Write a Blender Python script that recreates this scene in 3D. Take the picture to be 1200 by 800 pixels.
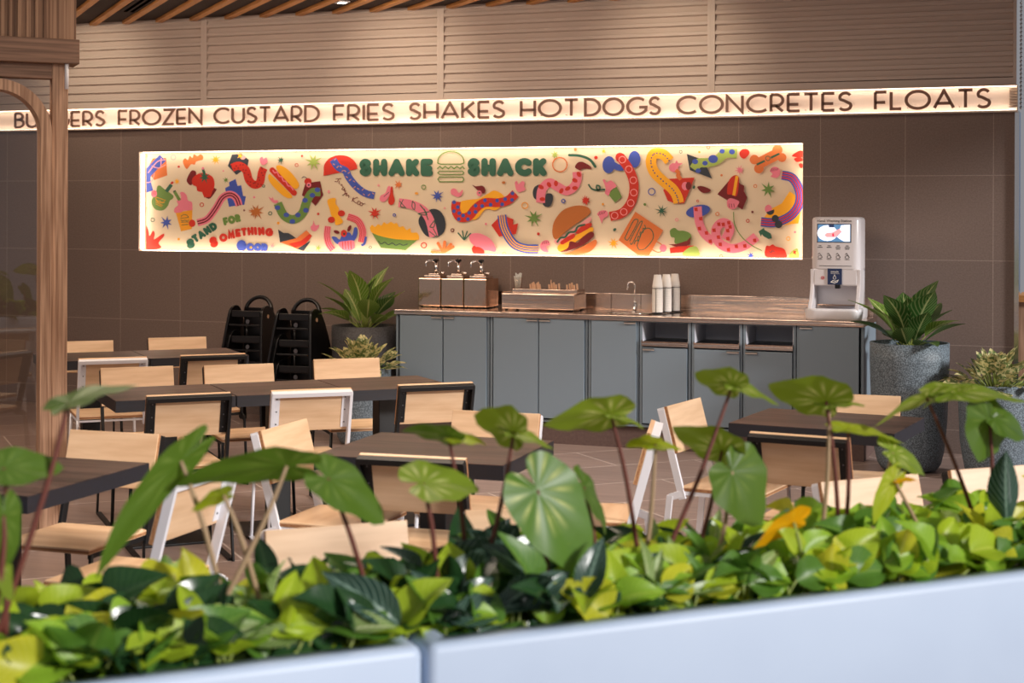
import bpy, bmesh, math, random
from mathutils import Vector, Matrix
random.seed(7)
PI = math.pi
SC = bpy.context.scene
COL = SC.collection
for o in list(bpy.data.objects): bpy.data.objects.remove(o)

# ------------------------------------------------------------------ camera
# world axes: X runs along the back wall, Y goes into the room, Z is up
F_PX, CAM_H, YAW, ROLL, HZ = 1800.0, 1.65, math.atan(1800/4763.0), 0.004, 255.5
cam = bpy.data.cameras.new('camera'); camo = bpy.data.objects.new('camera', cam); COL.objects.link(camo)
cam.sensor_width = 36.0; cam.lens = 36.0*F_PX/1200.0; cam.shift_y = -(400-HZ)/1200.0
camo.matrix_world = Matrix.Translation((0, 0, CAM_H)) @ Matrix.Rotation(YAW, 4, 'Z') @ Matrix.Rotation(PI/2, 4, 'X') @ Matrix.Rotation(ROLL, 4, 'Z')
cam.clip_start = .05; cam.clip_end = 60
cam.dof.use_dof = True; cam.dof.focus_distance = 9.0; cam.dof.aperture_fstop = 3.8
SC.camera = camo
# ------------------------------------------------------------------ light
SC.view_settings.view_transform = 'Standard'; SC.view_settings.look = 'None'
SC.view_settings.exposure = 0.0; SC.view_settings.gamma = 1.0; SC.view_settings.use_curve_mapping = False
w = bpy.data.worlds.new('world'); SC.world = w; w.use_nodes = True
wb = w.node_tree.nodes['Background']; wb.inputs[0].default_value = (.86, .85, .90, 1); wb.inputs[1].default_value = .30
def lamp(kind, name, loc, energy, color, **kw):
    l = bpy.data.lights.new(name, kind); l.energy = energy; l.color = color
    for k, v in kw.items(): setattr(l, k, v)
    o = bpy.data.objects.new(name, l); COL.objects.link(o); o.location = loc
    return o
def aim(o, d): o.rotation_euler = Vector(d).to_track_quat('-Z', 'Y').to_euler()
sun = lamp('SUN', 'daylight_sun', (6, -4, 5), 3.6, (1.0, .96, .93), angle=math.radians(9)); aim(sun, (-.92, .26, -.38))
for x, y in ((-6.6, 6.6), (-3.2, 7.2), (-2.6, 4.4)):
    a = lamp('AREA', 'ceiling_lamp', (x, y, 3.2), 66, (1.0, .80, .63), shape='RECTANGLE', size=2.4, size_y=1.6); aim(a, (0, 0, -1))
a = lamp('AREA', 'ceiling_lamp', (-5.5, 8.7, 3.25), 75, (1.0, .77, .58), shape='RECTANGLE', size=5.0, size_y=.5); aim(a, (0, .8, -.65))
for x in (-5.15, -2.95, -8.1):
    s = lamp('SPOT', 'wall_spotlight', (x, 10.1, 3.28), 30, (1.0, .82, .60), spot_size=math.radians(75), spot_blend=1.0, shadow_soft_size=.05); aim(s, (0, 1.0, -.42))

# ------------------------------------------------------------------ picture to place
def unroll(px, py):
    x = px-600; y = py-HZ
    return x+ROLL*y, y-ROLL*x
CS, SN = math.cos(YAW), math.sin(YAW)
def ray(px, py):                      # direction for one metre of depth
    x, y = unroll(px, py); r = x/F_PX
    return Vector((-SN+CS*r, CS+SN*r, -y/F_PX))
def at_z(px, py, z):
    d = ray(px, py); return Vector((0, 0, CAM_H)) + d*((z-CAM_H)/d.z)
def at_y(px, py, Y):
    d = ray(px, py); return Vector((0, 0, CAM_H)) + d*(Y/d.y)

# ------------------------------------------------------------------ materials
def lin(c):
    return tuple(((v/255)/12.92 if v/255 <= .04045 else ((v/255+.055)/1.055)**2.4) for v in c)
def mat(name, rgb, rough=.6, metal=0., noise=None, emit=None, bump=None, spec=None, coat=0.):
    m = bpy.data.materials.new(name); m.use_nodes = True; nt = m.node_tree; b = nt.nodes['Principled BSDF']
    c = lin(rgb); b.inputs['Base Color'].default_value = (*c, 1); b.inputs['Roughness'].default_value = rough; b.inputs['Metallic'].default_value = metal
    if spec is not None: b.inputs['Specular IOR Level'].default_value = spec
    if coat: b.inputs['Coat Weight'].default_value = coat
    if emit: b.inputs['Emission Color'].default_value = (*lin(emit[0]), 1); b.inputs['Emission Strength'].default_value = emit[1]
    if noise:                          # (scale vector, other colour, detail, low, high)
        sc, rgb2, det, lo, hi = noise
        tc = nt.nodes.new('ShaderNodeTexCoord'); mp = nt.nodes.new('ShaderNodeMapping'); nz = nt.nodes.new('ShaderNodeTexNoise'); cr = nt.nodes.new('ShaderNodeValToRGB')
        mp.inputs['Scale'].default_value = sc; nz.inputs['Scale'].default_value = 1; nz.inputs['Detail'].default_value = det
        cr.color_ramp.elements[0].position = lo; cr.color_ramp.elements[1].position = hi
        cr.color_ramp.elements[0].color = (*c, 1); cr.color_ramp.elements[1].color = (*lin(rgb2), 1)
        nt.links.new(tc.outputs['Object'], mp.inputs[0]); nt.links.new(mp.outputs[0], nz.inputs[0]); nt.links.new(nz.outputs[0], cr.inputs[0]); nt.links.new(cr.outputs[0], b.inputs['Base Color'])
        if bump:
            bp = nt.nodes.new('ShaderNodeBump'); bp.inputs['Strength'].default_value = bump; bp.inputs['Distance'].default_value = .01
            nt.links.new(nz.outputs[0], bp.inputs['Height']); nt.links.new(bp.outputs[0], b.inputs['Normal'])
    return m
def tile_mat(name, rgb, rgb2, grout, bw, bh, mortar, rot=0., rough=.45, offs=0., plane='XY', loc=(0, 0, 0), grain=None):
    m = bpy.data.materials.new(name); m.use_nodes = True; nt = m.node_tree; b = nt.nodes['Principled BSDF']
    tc = nt.nodes.new('ShaderNodeTexCoord'); mp = nt.nodes.new('ShaderNodeMapping'); mp.vector_type = 'TEXTURE'
    src = tc.outputs['Object']
    if plane == 'XZ':
        s = nt.nodes.new('ShaderNodeSeparateXYZ'); cb = nt.nodes.new('ShaderNodeCombineXYZ')
        nt.links.new(src, s.inputs[0]); nt.links.new(s.outputs[0], cb.inputs[0]); nt.links.new(s.outputs[2], cb.inputs[1]); src = cb.outputs[0]
    mp.inputs['Rotation'].default_value = (0, 0, rot); mp.inputs['Location'].default_value = loc
    br = nt.nodes.new('ShaderNodeTexBrick'); br.offset = offs; br.squash = 1
    br.inputs['Scale'].default_value = 1; br.inputs['Brick Width'].default_value = bw; br.inputs['Row Height'].default_value = bh; br.inputs['Mortar Size'].default_value = mortar
    br.inputs['Color1'].default_value = (*lin(rgb), 1); br.inputs['Color2'].default_value = (*lin(rgb2), 1); br.inputs['Mortar'].default_value = (*lin(grout), 1)
    br.inputs['Mortar Smooth'].default_value = .1
    nz = nt.nodes.new('ShaderNodeTexNoise'); nz.inputs['Scale'].default_value = 1; nz.inputs['Detail'].default_value = 6
    mp2 = nt.nodes.new('ShaderNodeMapping'); mp2.inputs['Scale'].default_value = grain or (60, 60, 60); mp2.inputs['Rotation'].default_value = (0, 0, -rot)
    mx = nt.nodes.new('ShaderNodeMix'); mx.data_type = 'RGBA'; mx.blend_type = 'MULTIPLY'; mx.inputs[0].default_value = .55
    cr = nt.nodes.new('ShaderNodeValToRGB'); cr.color_ramp.elements[0].position = .3; cr.color_ramp.elements[0].color = (.55, .55, .55, 1); cr.color_ramp.elements[1].position = .7
    nt.links.new(src, mp.inputs[0]); nt.links.new(mp.outputs[0], br.inputs[0]); nt.links.new(src, mp2.inputs[0]); nt.links.new(mp2.outputs[0], nz.inputs[0]); nt.links.new(nz.outputs[0], cr.inputs[0])
    nt.links.new(br.outputs[0], mx.inputs[6]); nt.links.new(cr.outputs[0], mx.inputs[7]); nt.links.new(mx.outputs[2], b.inputs['Base Color'])
    b.inputs['Roughness'].default_value = rough
    return m
M = {}
M['wall_tile'] = tile_mat('wall_tile', (128, 110, 102), (133, 114, 105), (160, 142, 132), .602, .599, .003, plane='XZ', rough=.75, loc=(-1.252, .166, 0), grain=(90, 90, 90))
M['floor_tile'] = tile_mat('floor_tile', (166, 143, 133), (154, 132, 123), (222, 206, 196), 1.2, .60, .006, rot=math.radians(45), rough=.36, offs=.5, loc=(.0, .1, 0), grain=(2, 20, 2))
M['plinth_tile'] = mat('plinth_tile', (86, 66, 62), .7, noise=((50, 50, 50), (98, 78, 72), 4, .3, .7))
M['louvre'] = mat('louvre_paint', (198, 182, 172), .55)
M['dark_ceiling'] = mat('dark_ceiling', (52, 38, 34), .9)
M['slat_wood'] = mat('slat_wood', (220, 156, 92), .55, noise=((4, 60, 60), (190, 128, 70), 4, .3, .7))
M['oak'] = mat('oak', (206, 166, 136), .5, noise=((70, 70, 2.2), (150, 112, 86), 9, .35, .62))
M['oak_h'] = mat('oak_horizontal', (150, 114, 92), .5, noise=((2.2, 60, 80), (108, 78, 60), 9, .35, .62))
M['slat_panel'] = mat('ribbed_oak', (172, 134, 106), .55, noise=((60, 60, .6), (112, 78, 56), 3, .4, .6))
M['maple'] = mat('maple_ply', (234, 198, 160), .38, noise=((3, 14, 26), (212, 172, 132), 6, .35, .7), coat=.15)
M['ply_edge'] = mat('ply_edge', (188, 138, 96), .6, noise=((2, 200, 200), (150, 98, 62), 2, .4, .6))
M['white_steel'] = mat('white_steel', (232, 232, 238), .35)
M['black_steel'] = mat('black_steel', (9, 10, 13), .5)
M['bolt'] = mat('bolt', (110, 110, 115), .4, metal=.8)
M['table_wood'] = mat('table_wood', (80, 61, 54), .40, noise=((1.2, 34, 34), (38, 28, 26), 8, .40, .60))
M['table_edge'] = mat('table_edge', (32, 34, 44), .5, noise=((3, 60, 60), (30, 30, 36), 4, .3, .7))
M['cab_blue'] = mat('cabinet_laminate', (122, 137, 150), .45)
M['cab_in'] = mat('cabinet_inside', (206, 208, 218), .6)
M['cab_dark'] = mat('tray_black', (18, 18, 20), .3)
def brushed(name, rgb, rough, sc):
    m = mat(name, rgb, rough, 1.0); nt = m.node_tree; b = nt.nodes['Principled BSDF']
    tc = nt.nodes.new('ShaderNodeTexCoord'); mp = nt.nodes.new('ShaderNodeMapping'); nz = nt.nodes.new('ShaderNodeTexNoise'); bp = nt.nodes.new('ShaderNodeBump')
    mp.inputs['Scale'].default_value = sc; nz.inputs['Scale'].default_value = 1; nz.inputs['Detail'].default_value = 3
    bp.inputs['Strength'].default_value = .35; bp.inputs['Distance'].default_value = .01
    nt.links.new(tc.outputs['Object'], mp.inputs[0]); nt.links.new(mp.outputs[0], nz.inputs[0]); nt.links.new(nz.outputs[0], bp.inputs['Height']); nt.links.new(bp.outputs[0], b.inputs['Normal'])
    return m
M['steel'] = brushed('brushed_steel', (222, 202, 188), .2, (1.5, 60, 60))
M['steel_box'] = brushed('dented_steel', (222, 186, 160), .12, (9, 9, 3))
M['chrome'] = mat('chrome', (225, 222, 220), .12, 1.0)
M['copper_tab'] = mat('door_pull_steel', (226, 214, 204), .3, .7)
M['black_plastic'] = mat('black_plastic', (16, 15, 17), .28)
M['slot_black'] = mat('slot_black', (6, 6, 6), 1.0, spec=0)
M['white_plastic'] = mat('white_plastic', (220, 214, 216), .3, coat=.2)
M['white_gloss'] = mat('white_basin', (228, 226, 230), .15)
M['ink'] = mat('ink_black', (52, 48, 52), .6)
M['navy'] = mat('navy_label', (24, 44, 84), .5)
M['red'] = mat('red_mark', (200, 30, 40), .5)
M['paper'] = mat('white_paper', (238, 234, 228), .7)
M['paper_w'] = mat('straw_wrap', (226, 228, 224), .6)
M['stick'] = mat('wood_stirrer', (214, 172, 140), .7)
M['pot_grey'] = mat('speckled_stone_grey', (122, 136, 146), .55, noise=((130, 130, 130), (72, 82, 90), 2, .42, .56))
M['pot_dark'] = mat('speckled_stone_dark', (78, 76, 78), .6, noise=((90, 90, 90), (58, 56, 58), 2, .4, .6))
M['soil'] = mat('soil', (38, 28, 22), .95, noise=((40, 40, 40), (66, 48, 36), 4, .3, .7), bump=.8)
M['planter'] = mat('planter_coating', (184, 200, 222), .45, noise=((3, 3, 3), (178, 194, 217), 3, .3, .7))
def glass_mat(name, tint, gloss):
    m = bpy.data.materials.new(name); m.use_nodes = True; nt = m.node_tree; nt.nodes.remove(nt.nodes['Principled BSDF'])
    o = nt.nodes['Material Output']; t = nt.nodes.new('ShaderNodeBsdfTransparent'); g = nt.nodes.new('ShaderNodeBsdfGlossy'); x = nt.nodes.new('ShaderNodeMixShader')
    t.inputs[0].default_value = (*tint, 1); g.inputs[1].default_value = .02; x.inputs[0].default_value = gloss
    nt.links.new(t.outputs[0], x.inputs[1]); nt.links.new(g.outputs[0], x.inputs[2]); nt.links.new(x.outputs[0], o.inputs[0]); return m
M['glass'] = glass_mat('door_glass', (.97, .95, .93), .07)
M['led'] = mat('led_strip', (255, 240, 220), .5, emit=((255, 238, 220), 7.0))
M['led_sign'] = mat('led_strip_sign', (255, 240, 220), .5, emit=((255, 234, 212), 5.5))
M['sign_back'] = mat('sign_backing', (236, 220, 208), .7)
M['letter'] = mat('sign_letter', (136, 102, 88), .6)
M['lip'] = mat('light_box_lip', (232, 216, 200), .6)
M['board'] = mat('mural_board', (228, 208, 178), .6)

def leaf_mat(name, base, vein, vein_amt=.0, rough=.40, trans=.32, edge=None, radial=False, patch=None):
    """base colour with natural vein / variegation pattern from the blade's own UV"""
    m = bpy.data.materials.new(name); m.use_nodes = True; nt = m.node_tree; b = nt.nodes['Principled BSDF']; L = nt.links.new
    b.inputs['Roughness'].default_value = rough
    uv = nt.nodes.new('ShaderNodeUVMap'); sp = nt.nodes.new('ShaderNodeSeparateXYZ'); L(uv.outputs[0], sp.inputs[0])
    def math_(op, a, bb=None, cc=None, clamp=False):
        n = nt.nodes.new('ShaderNodeMath'); n.operation = op; n.use_clamp = clamp
        for i, v in enumerate((a, bb, cc)):
            if v is None: continue
            if isinstance(v, (int, float)): n.inputs[i].default_value = v
            else: L(v, n.inputs[i])
        return n.outputs[0]
    u, v = sp.outputs[0], sp.outputs[1]
    if radial:      # u = angle round the petiole (0..1), v = distance from it
        wv = math_('MULTIPLY', math_('ADD', math_('SINE', math_('MULTIPLY', u, 2*PI*13)), -.25), 1.5, clamp=True)
        ring = math_('SUBTRACT', 1, math_('MULTIPLY', math_('ABSOLUTE', math_('SUBTRACT', v, .30)), 5.0), clamp=True)
        fac = math_('MULTIPLY', math_('MULTIPLY', wv, ring), vein_amt, clamp=True)
    else:           # u = across (0..1), v = along
        mid = math_('SUBTRACT', 1, math_('MULTIPLY', math_('ABSOLUTE', math_('SUBTRACT', u, .5)), 16), clamp=True)
        side = math_('MULTIPLY', math_('ADD', math_('SINE', math_('ADD', math_('MULTIPLY', v, 60), math_('MULTIPLY', math_('ABSOLUTE', math_('SUBTRACT', u, .5)), -42))), -.25), .9, clamp=True)
        fac = math_('MAXIMUM', math_('MULTIPLY', mid, min(1, vein_amt*1.6)), math_('MULTIPLY', side, vein_amt*.8))
    mx = nt.nodes.new('ShaderNodeMix'); mx.data_type = 'RGBA'; L(fac, mx.inputs[0]); mx.inputs[6].default_value = (*lin(base), 1); mx.inputs[7].default_value = (*lin(vein), 1)
    col = mx.outputs[2]
    if patch:
        tc = nt.nodes.new('ShaderNodeTexCoord'); nz = nt.nodes.new('ShaderNodeTexNoise'); nz.inputs['Scale'].default_value = patch[1]; nz.inputs['Detail'].default_value = 3
        cr = nt.nodes.new('ShaderNodeValToRGB'); cr.color_ramp.elements[0].position = patch[2]; cr.color_ramp.elements[1].position = patch[2]+.08
        L(tc.outputs['Object'], nz.inputs[0]); L(nz.outputs[0], cr.inputs[0])
        m2 = nt.nodes.new('ShaderNodeMix'); m2.data_type = 'RGBA'; L(cr.outputs[0], m2.inputs[0]); L(col, m2.inputs[6]); m2.inputs[7].default_value = (*lin(patch[0]), 1); col = m2.outputs[2]
    L(col, b.inputs['Base Color'])
    t = nt.nodes.new('ShaderNodeBsdfTranslucent'); L(col, t.inputs[0]); x = nt.nodes.new('ShaderNodeMixShader'); x.inputs[0].default_value = trans
    L(b.outputs[0], x.inputs[1]); L(t.outputs[0], x.inputs[2]); L(x.outputs[0], nt.nodes['Material Output'].inputs[0])
    return m
M['leaf_big'] = leaf_mat('broad_leaf', (126, 148, 44), (226, 226, 150), .62, radial=True)
M['leaf_big_d'] = leaf_mat('broad_leaf_dark', (84, 114, 34), (170, 190, 100), .2, radial=True)
M['leaf_heart'] = leaf_mat('heart_leaf', (88, 126, 42), (210, 216, 130), .6, radial=True)
M['leaf_big_y'] = leaf_mat('broad_leaf_young', (168, 184, 40), (236, 232, 140), .35, radial=True, trans=.45)
M['leaf_gold'] = leaf_mat('dying_leaf', (244, 176, 10), (252, 214, 60), .3, radial=True, trans=.4)
M['lime'] = leaf_mat('lime_leaf', (172, 198, 42), (226, 234, 110), .35, trans=.42)
M['lime2'] = leaf_mat('lime_green_leaf', (148, 190, 52), (214, 228, 100), .3, trans=.42)
M['yellow'] = leaf_mat('yellow_leaf', (206, 206, 50), (240, 238, 150), .25, trans=.42)
M['green'] = leaf_mat('green_leaf', (84, 128, 44), (150, 180, 80), .3)
M['dgreen'] = leaf_mat('dark_green_leaf', (34, 66, 34), (80, 110, 60), .3, rough=.22, trans=.15)
M['silver'] = leaf_mat('silver_striped_leaf', (34, 62, 50), (140, 168, 150), .75, rough=.25, trans=.12)
M['stripe'] = leaf_mat('cream_striped_leaf', (120, 150, 70), (232, 236, 190), .85, rough=.35)
M['varieg'] = leaf_mat('variegated_leaf', (92, 120, 62), (236, 226, 170), .6, patch=((236, 224, 166), 34, .47), rough=.4)
M['dieff'] = leaf_mat('dieffenbachia_leaf', (52, 96, 40), (206, 214, 150), .55, rough=.3)
M['dieff_l'] = leaf_mat('dieffenbachia_light_leaf', (104, 142, 48), (226, 228, 160), .6, rough=.3)
M['stem_red'] = mat('red_petiole', (104, 52, 42), .5)
M['stem_green'] = mat('green_petiole', (138, 152, 72), .5)
M['stem_pale'] = mat('pale_petiole', (168, 140, 108), .5)

# ------------------------------------------------------------------ mesh helpers
class MB:
    def __init__(s): s.v = []; s.f = []; s.m = []; s.uv = {}; s.sm = []
    def add(s, vs, fs, m=0, smooth=False, uvs=None):
        b = len(s.v); s.v += [tuple(p) for p in vs]
        if uvs:
            for i, q in enumerate(uvs): s.uv[b+i] = q
        for f in fs: s.f.append([b+i for i in f]); s.m.append(m); s.sm.append(smooth)
        return s
    def box(s, c, d, m=0, R=None):
        c = Vector(c); h = [x/2 for x in d]; R = R or Matrix.Identity(3)
        vs = [c + R @ Vector((sx*h[0], sy*h[1], sz*h[2])) for sx in (-1, 1) for sy in (-1, 1) for sz in (-1, 1)]
        return s.add(vs, [(0, 1, 3, 2), (4, 6, 7, 5), (0, 4, 5, 1), (2, 3, 7, 6), (0, 2, 6, 4), (1, 5, 7, 3)], m)
    def b2(s, x0, x1, y0, y1, z0, z1, m=0): return s.box(((x0+x1)/2, (y0+y1)/2, (z0+z1)/2), (abs(x1-x0), abs(y1-y0), abs(z1-z0)), m)
    def bar(s, p, q, wx, wy, m=0, side=(1, 0, 0)):     # rectangular bar p->q; wx along 'side'
        p = Vector(p); q = Vector(q); a = (q-p); L = a.length; a.normalize(); x = Vector(side); x = (x-a*x.dot(a)).normalized(); y = a.cross(x)
        return s.box((p+q)/2, (wx, wy, L), m, Matrix((x, y, a)).transposed())
    def tube(s, pts, r, seg=8, m=0, caps=True):
        pts = [Vector(p) for p in pts]; n = len(pts); rs = r if isinstance(r, (list, tuple)) else [r]*n
        up = Vector((0, 0, 1)); vs = []; fs = []; prev = None
        for i, p in enumerate(pts):
            t = (pts[min(i+1, n-1)]-pts[max(i-1, 0)]).normalized()
            if prev is None: x = t.orthogonal().normalized()
            else: x = (prev-t*prev.dot(t)).normalized()
            prev = x; y = t.cross(x)
            for k in range(seg):
                a = 2*PI*k/seg; vs.append(p+(x*math.cos(a)+y*math.sin(a))*rs[i])
        for i in range(n-1):
            for k in range(seg): fs.append((i*seg+k, i*seg+(k+1) % seg, (i+1)*seg+(k+1) % seg, (i+1)*seg+k))
        if caps: fs.append(tuple(range(seg-1, -1, -1))); fs.append(tuple((n-1)*seg+k for k in range(seg)))
        return s.add(vs, fs, m, True)
    def lathe(s, prof, c=(0, 0, 0), seg=28, m=0):
        vs = []; fs = []; n = len(prof)
        for r, z in prof:
            for k in range(seg): a = 2*PI*k/seg; vs.append((c[0]+r*math.cos(a), c[1]+r*math.sin(a), c[2]+z))
        for i in range(n-1):
            for k in range(seg): fs.append((i*seg+k, i*seg+(k+1) % seg, (i+1)*seg+(k+1) % seg, (i+1)*seg+k))
        fs.append(tuple(range(seg-1, -1, -1))); fs.append(tuple((n-1)*seg+k for k in range(seg)))
        return s.add(vs, fs, m, True)
    def prism(s, pts, axis, a, b, m=0):                # 2D outline pushed along an axis ('x','y','z') from a to b
        def P(p, t): return {'x': (t, p[0], p[1]), 'y': (p[0], t, p[1]), 'z': (p[0], p[1], t)}[axis]
        n = len(pts); vs = [P(p, a) for p in pts]+[P(p, b) for p in pts]
        fs = [tuple(range(n-1, -1, -1)), tuple(range(n, 2*n))]+[(i, (i+1) % n, n+(i+1) % n, n+i) for i in range(n)]
        return s.add(vs, fs, m)
    def build(s, name, mats, parent=None, bevel=0, loc=None, segs=2, fix=True):
        me = bpy.data.meshes.new(name); me.from_pydata(s.v, [], s.f)
        for x in (mats if isinstance(mats, (list, tuple)) else [mats]): me.materials.append(M[x] if isinstance(x, str) else x)
        me.polygons.foreach_set('material_index', s.m); me.polygons.foreach_set('use_smooth', s.sm)
        if s.uv:
            ul = me.uv_layers.new(name='UVMap')
            for lp in me.loops: ul.data[lp.index].uv = s.uv.get(lp.vertex_index, (0, 0))
        if fix and not s.uv:
            bm = bmesh.new(); bm.from_mesh(me); bmesh.ops.recalc_face_normals(bm, faces=bm.faces); bm.to_mesh(me); bm.free()
        me.update()
        o = bpy.data.objects.new(name, me); COL.objects.link(o); o.parent = parent
        if loc: o.location = loc
        if bevel:
            bv = o.modifiers.new('bevel', 'BEVEL'); bv.width = bevel; bv.segments = segs; bv.limit_method = 'ANGLE'
        return o
def tag(o, label, cat, group=None):
    o['label'] = label; o['category'] = cat
    if group: o['group'] = group
    return o
def thing(name, label, cat, loc=(0, 0, 0), rz=0, group=None):
    o = bpy.data.objects.new(name, None); COL.objects.link(o); o.location = loc; o.rotation_euler = (0, 0, rz); o.empty_display_size = .1
    return tag(o, label, cat, group)
def struct(o, label=None):
    o['kind'] = 'structure'
    if label: o['label'] = label
    return o
def copy_tree(o, parent=None):
    c = o.copy(); COL.objects.link(c); c.parent = parent
    for ch in list(o.children): copy_tree(ch, c)
    return c
def spline(pts, n=6, closed=False):
    out = []; N = len(pts); P = [Vector(p) for p in pts]
    rng = range(N if closed else N-1)
    for i in rng:
        if closed: a, b, c, d = P[i-1], P[i], P[(i+1) % N], P[(i+2) % N]
        else: a, b, c, d = P[max(i-1, 0)], P[i], P[i+1], P[min(i+2, N-1)]
        for k in range(n):
            t = k/n; out.append(.5*((2*b)+(c-a)*t+(2*a-5*b+4*c-d)*t*t+(3*b-a-3*c+d)*t**3))
    if not closed: out.append(P[-1])
    return out
def rrect(cx, cy, w_, d_, r, n=5):
    pts = []
    for (sx, sy, a0) in ((1, 1, 0), (-1, 1, 90), (-1, -1, 180), (1, -1, 270)):
        for k in range(n+1):
            a = math.radians(a0+90*k/n); pts.append((cx+sx*(w_/2-r)+r*math.cos(a), cy+sy*(d_/2-r)+r*math.sin(a)))
    return pts
def loft(mb, levels, m=0, cap0=True, cap1=True, smooth=True):   # levels: list of (outline, z)
    n = len(levels[0][0]); vs = [(p[0], p[1], z) for o, z in levels for p in o]; fs = []
    for i in range(len(levels)-1):
        for k in range(n): fs.append((i*n+k, i*n+(k+1) % n, (i+1)*n+(k+1) % n, (i+1)*n+k))
    if cap0: fs.append(tuple(range(n-1, -1, -1)))
    if cap1: fs.append(tuple((len(levels)-1)*n+k for k in range(n)))
    mb.add(vs, fs, m, smooth)

# ================================================================== the room
YW = 11.25                                # face of the back wall
def wx(px, py=250, Y=YW): return at_y(px, py, Y).x
def wz(px, py, Y=YW): return at_y(px, py, Y).z
XR = wx(1189, 250); XL = -10.6
MX0, MX1, MZ0, MZ1 = wx(162.5, 235), wx(941, 235), wz(162, 293.9), wz(163, 177.8)       # mural opening
SZ0, SZ1 = wz(600, 142), wz(600, 115.2)                                                # sign band
CEIL = wz(95, 28.2)
struct(MB().b2(XL-.3, 6, -3, YW+3.5, -.12, 0).build('floor', 'floor_tile'), 'taupe plank-tile floor laid diagonally')
mb = MB(); D = .10                        # back wall with a recess for the mural
mb.b2(XL, MX0, YW, YW+.2, 0, SZ0); mb.b2(MX1, XR, YW, YW+.2, 0, SZ0); mb.b2(MX0, MX1, YW, YW+.2, 0, MZ0); mb.b2(MX0, MX1, YW, YW+.2, MZ1, SZ0)
mb.b2(MX0, MX1, YW+D+.02, YW+.2, MZ0, MZ1); mb.b2(XL, XR, YW+.02, YW+.2, SZ0, CEIL)
struct(mb.build('wall_back', 'wall_tile'), 'dark brown tiled back wall')
struct(MB().b2(XL-.15, XL, 2.5, YW+.2, 0, CEIL).build('wall_left', 'wall_tile'))
struct(MB().b2(XL-.15, 2.5, 4.2, YW+.2, CEIL, CEIL+.1).build('ceiling', 'dark_ceiling'), 'dark brown ceiling above the wooden slats')
struct(MB().b2(XR, XR+.03, YW-.02, YW+.2, 0, SZ0).build('trim_1', 'chrome'), 'polished steel corner trim at the right end of the back wall')

# louvre panels above the sign
LZ0, LZ1 = SZ1+.0, CEIL
posts = [wx(-20, 60), wx(240.5, 60), wx(517, 60), wx(833.5, 60), wx(1191.5, 60)]
names = ['leftmost cream louvre panel above the sign, beside the wooden portal', 'second cream louvre panel from the left above the lit sign', 'third cream louvre panel from the left above the lit sign', 'rightmost cream louvre panel above the lit sign']
for i in range(4):
    x0, x1 = posts[i], posts[i+1]
    t = thing('louvre_panel', names[i], 'louvre panel', (x0, YW, LZ0), 0, 'louvre panels above the sign')
    W = x1-x0; Hh = LZ1-LZ0
    f = MB(); f.b2(0, .035, -.035, .015, 0, Hh); f.b2(W-.022, W-.001, -.035, .015, 0, Hh); f.b2(0.035, W-.022, -.03, .015, 0, .055); f.b2(.035, W-.022, -.03, .015, Hh-.03, Hh)
    f.build('frame', 'louvre', t)
    b = MB(); z = .055; k = 0
    while z < Hh-.05:
        b.prism([(-.0, z), (-.034, z+.008), (-.030, z+.032), (-.020, z+.036), (-.004, z+.0745), (.01, z+.0745), (.01, z)], 'x', .036, W-.023); z += .0748
    b.build('blades', 'louvre', t)

# lit word sign: shallow box with light strips along its lips and stand-off letters
sx0, sx1 = wx(-40, 140), wx(1193, 120)
t = thing('word_sign', 'long narrow lit sign of brown letters above the mural', 'sign', (0, YW, SZ0))
Hs = SZ1-SZ0
MB().b2(sx0, sx1, -.005, .018, 0, Hs).build('back_panel', 'sign_back', t)
MB().b2(sx0, sx1, -.075, -.006, -.006, .004).b2(sx0, sx1, -.075, -.006, Hs-.004, Hs-.0005).b2(sx1-.004, sx1, -.075, -.006, .004, Hs-.004).build('lip', 'lip', t)
MB().b2(sx0, sx1-.01, -.05, -.022, .0045, .0075).b2(sx0, sx1-.01, -.045, -.022, Hs-.007, Hs-.0045).build('light_strip', 'led_sign', t)
g = MB(); ex0, ex1 = wx(1183, 120), wx(1192.3, 120)
for k in range(8): g.b2(ex0, ex1, -.06+.004*k, -.008, .02+k*.02, .029+k*.02)
g.build('end_fins', 'lip', t)
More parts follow.
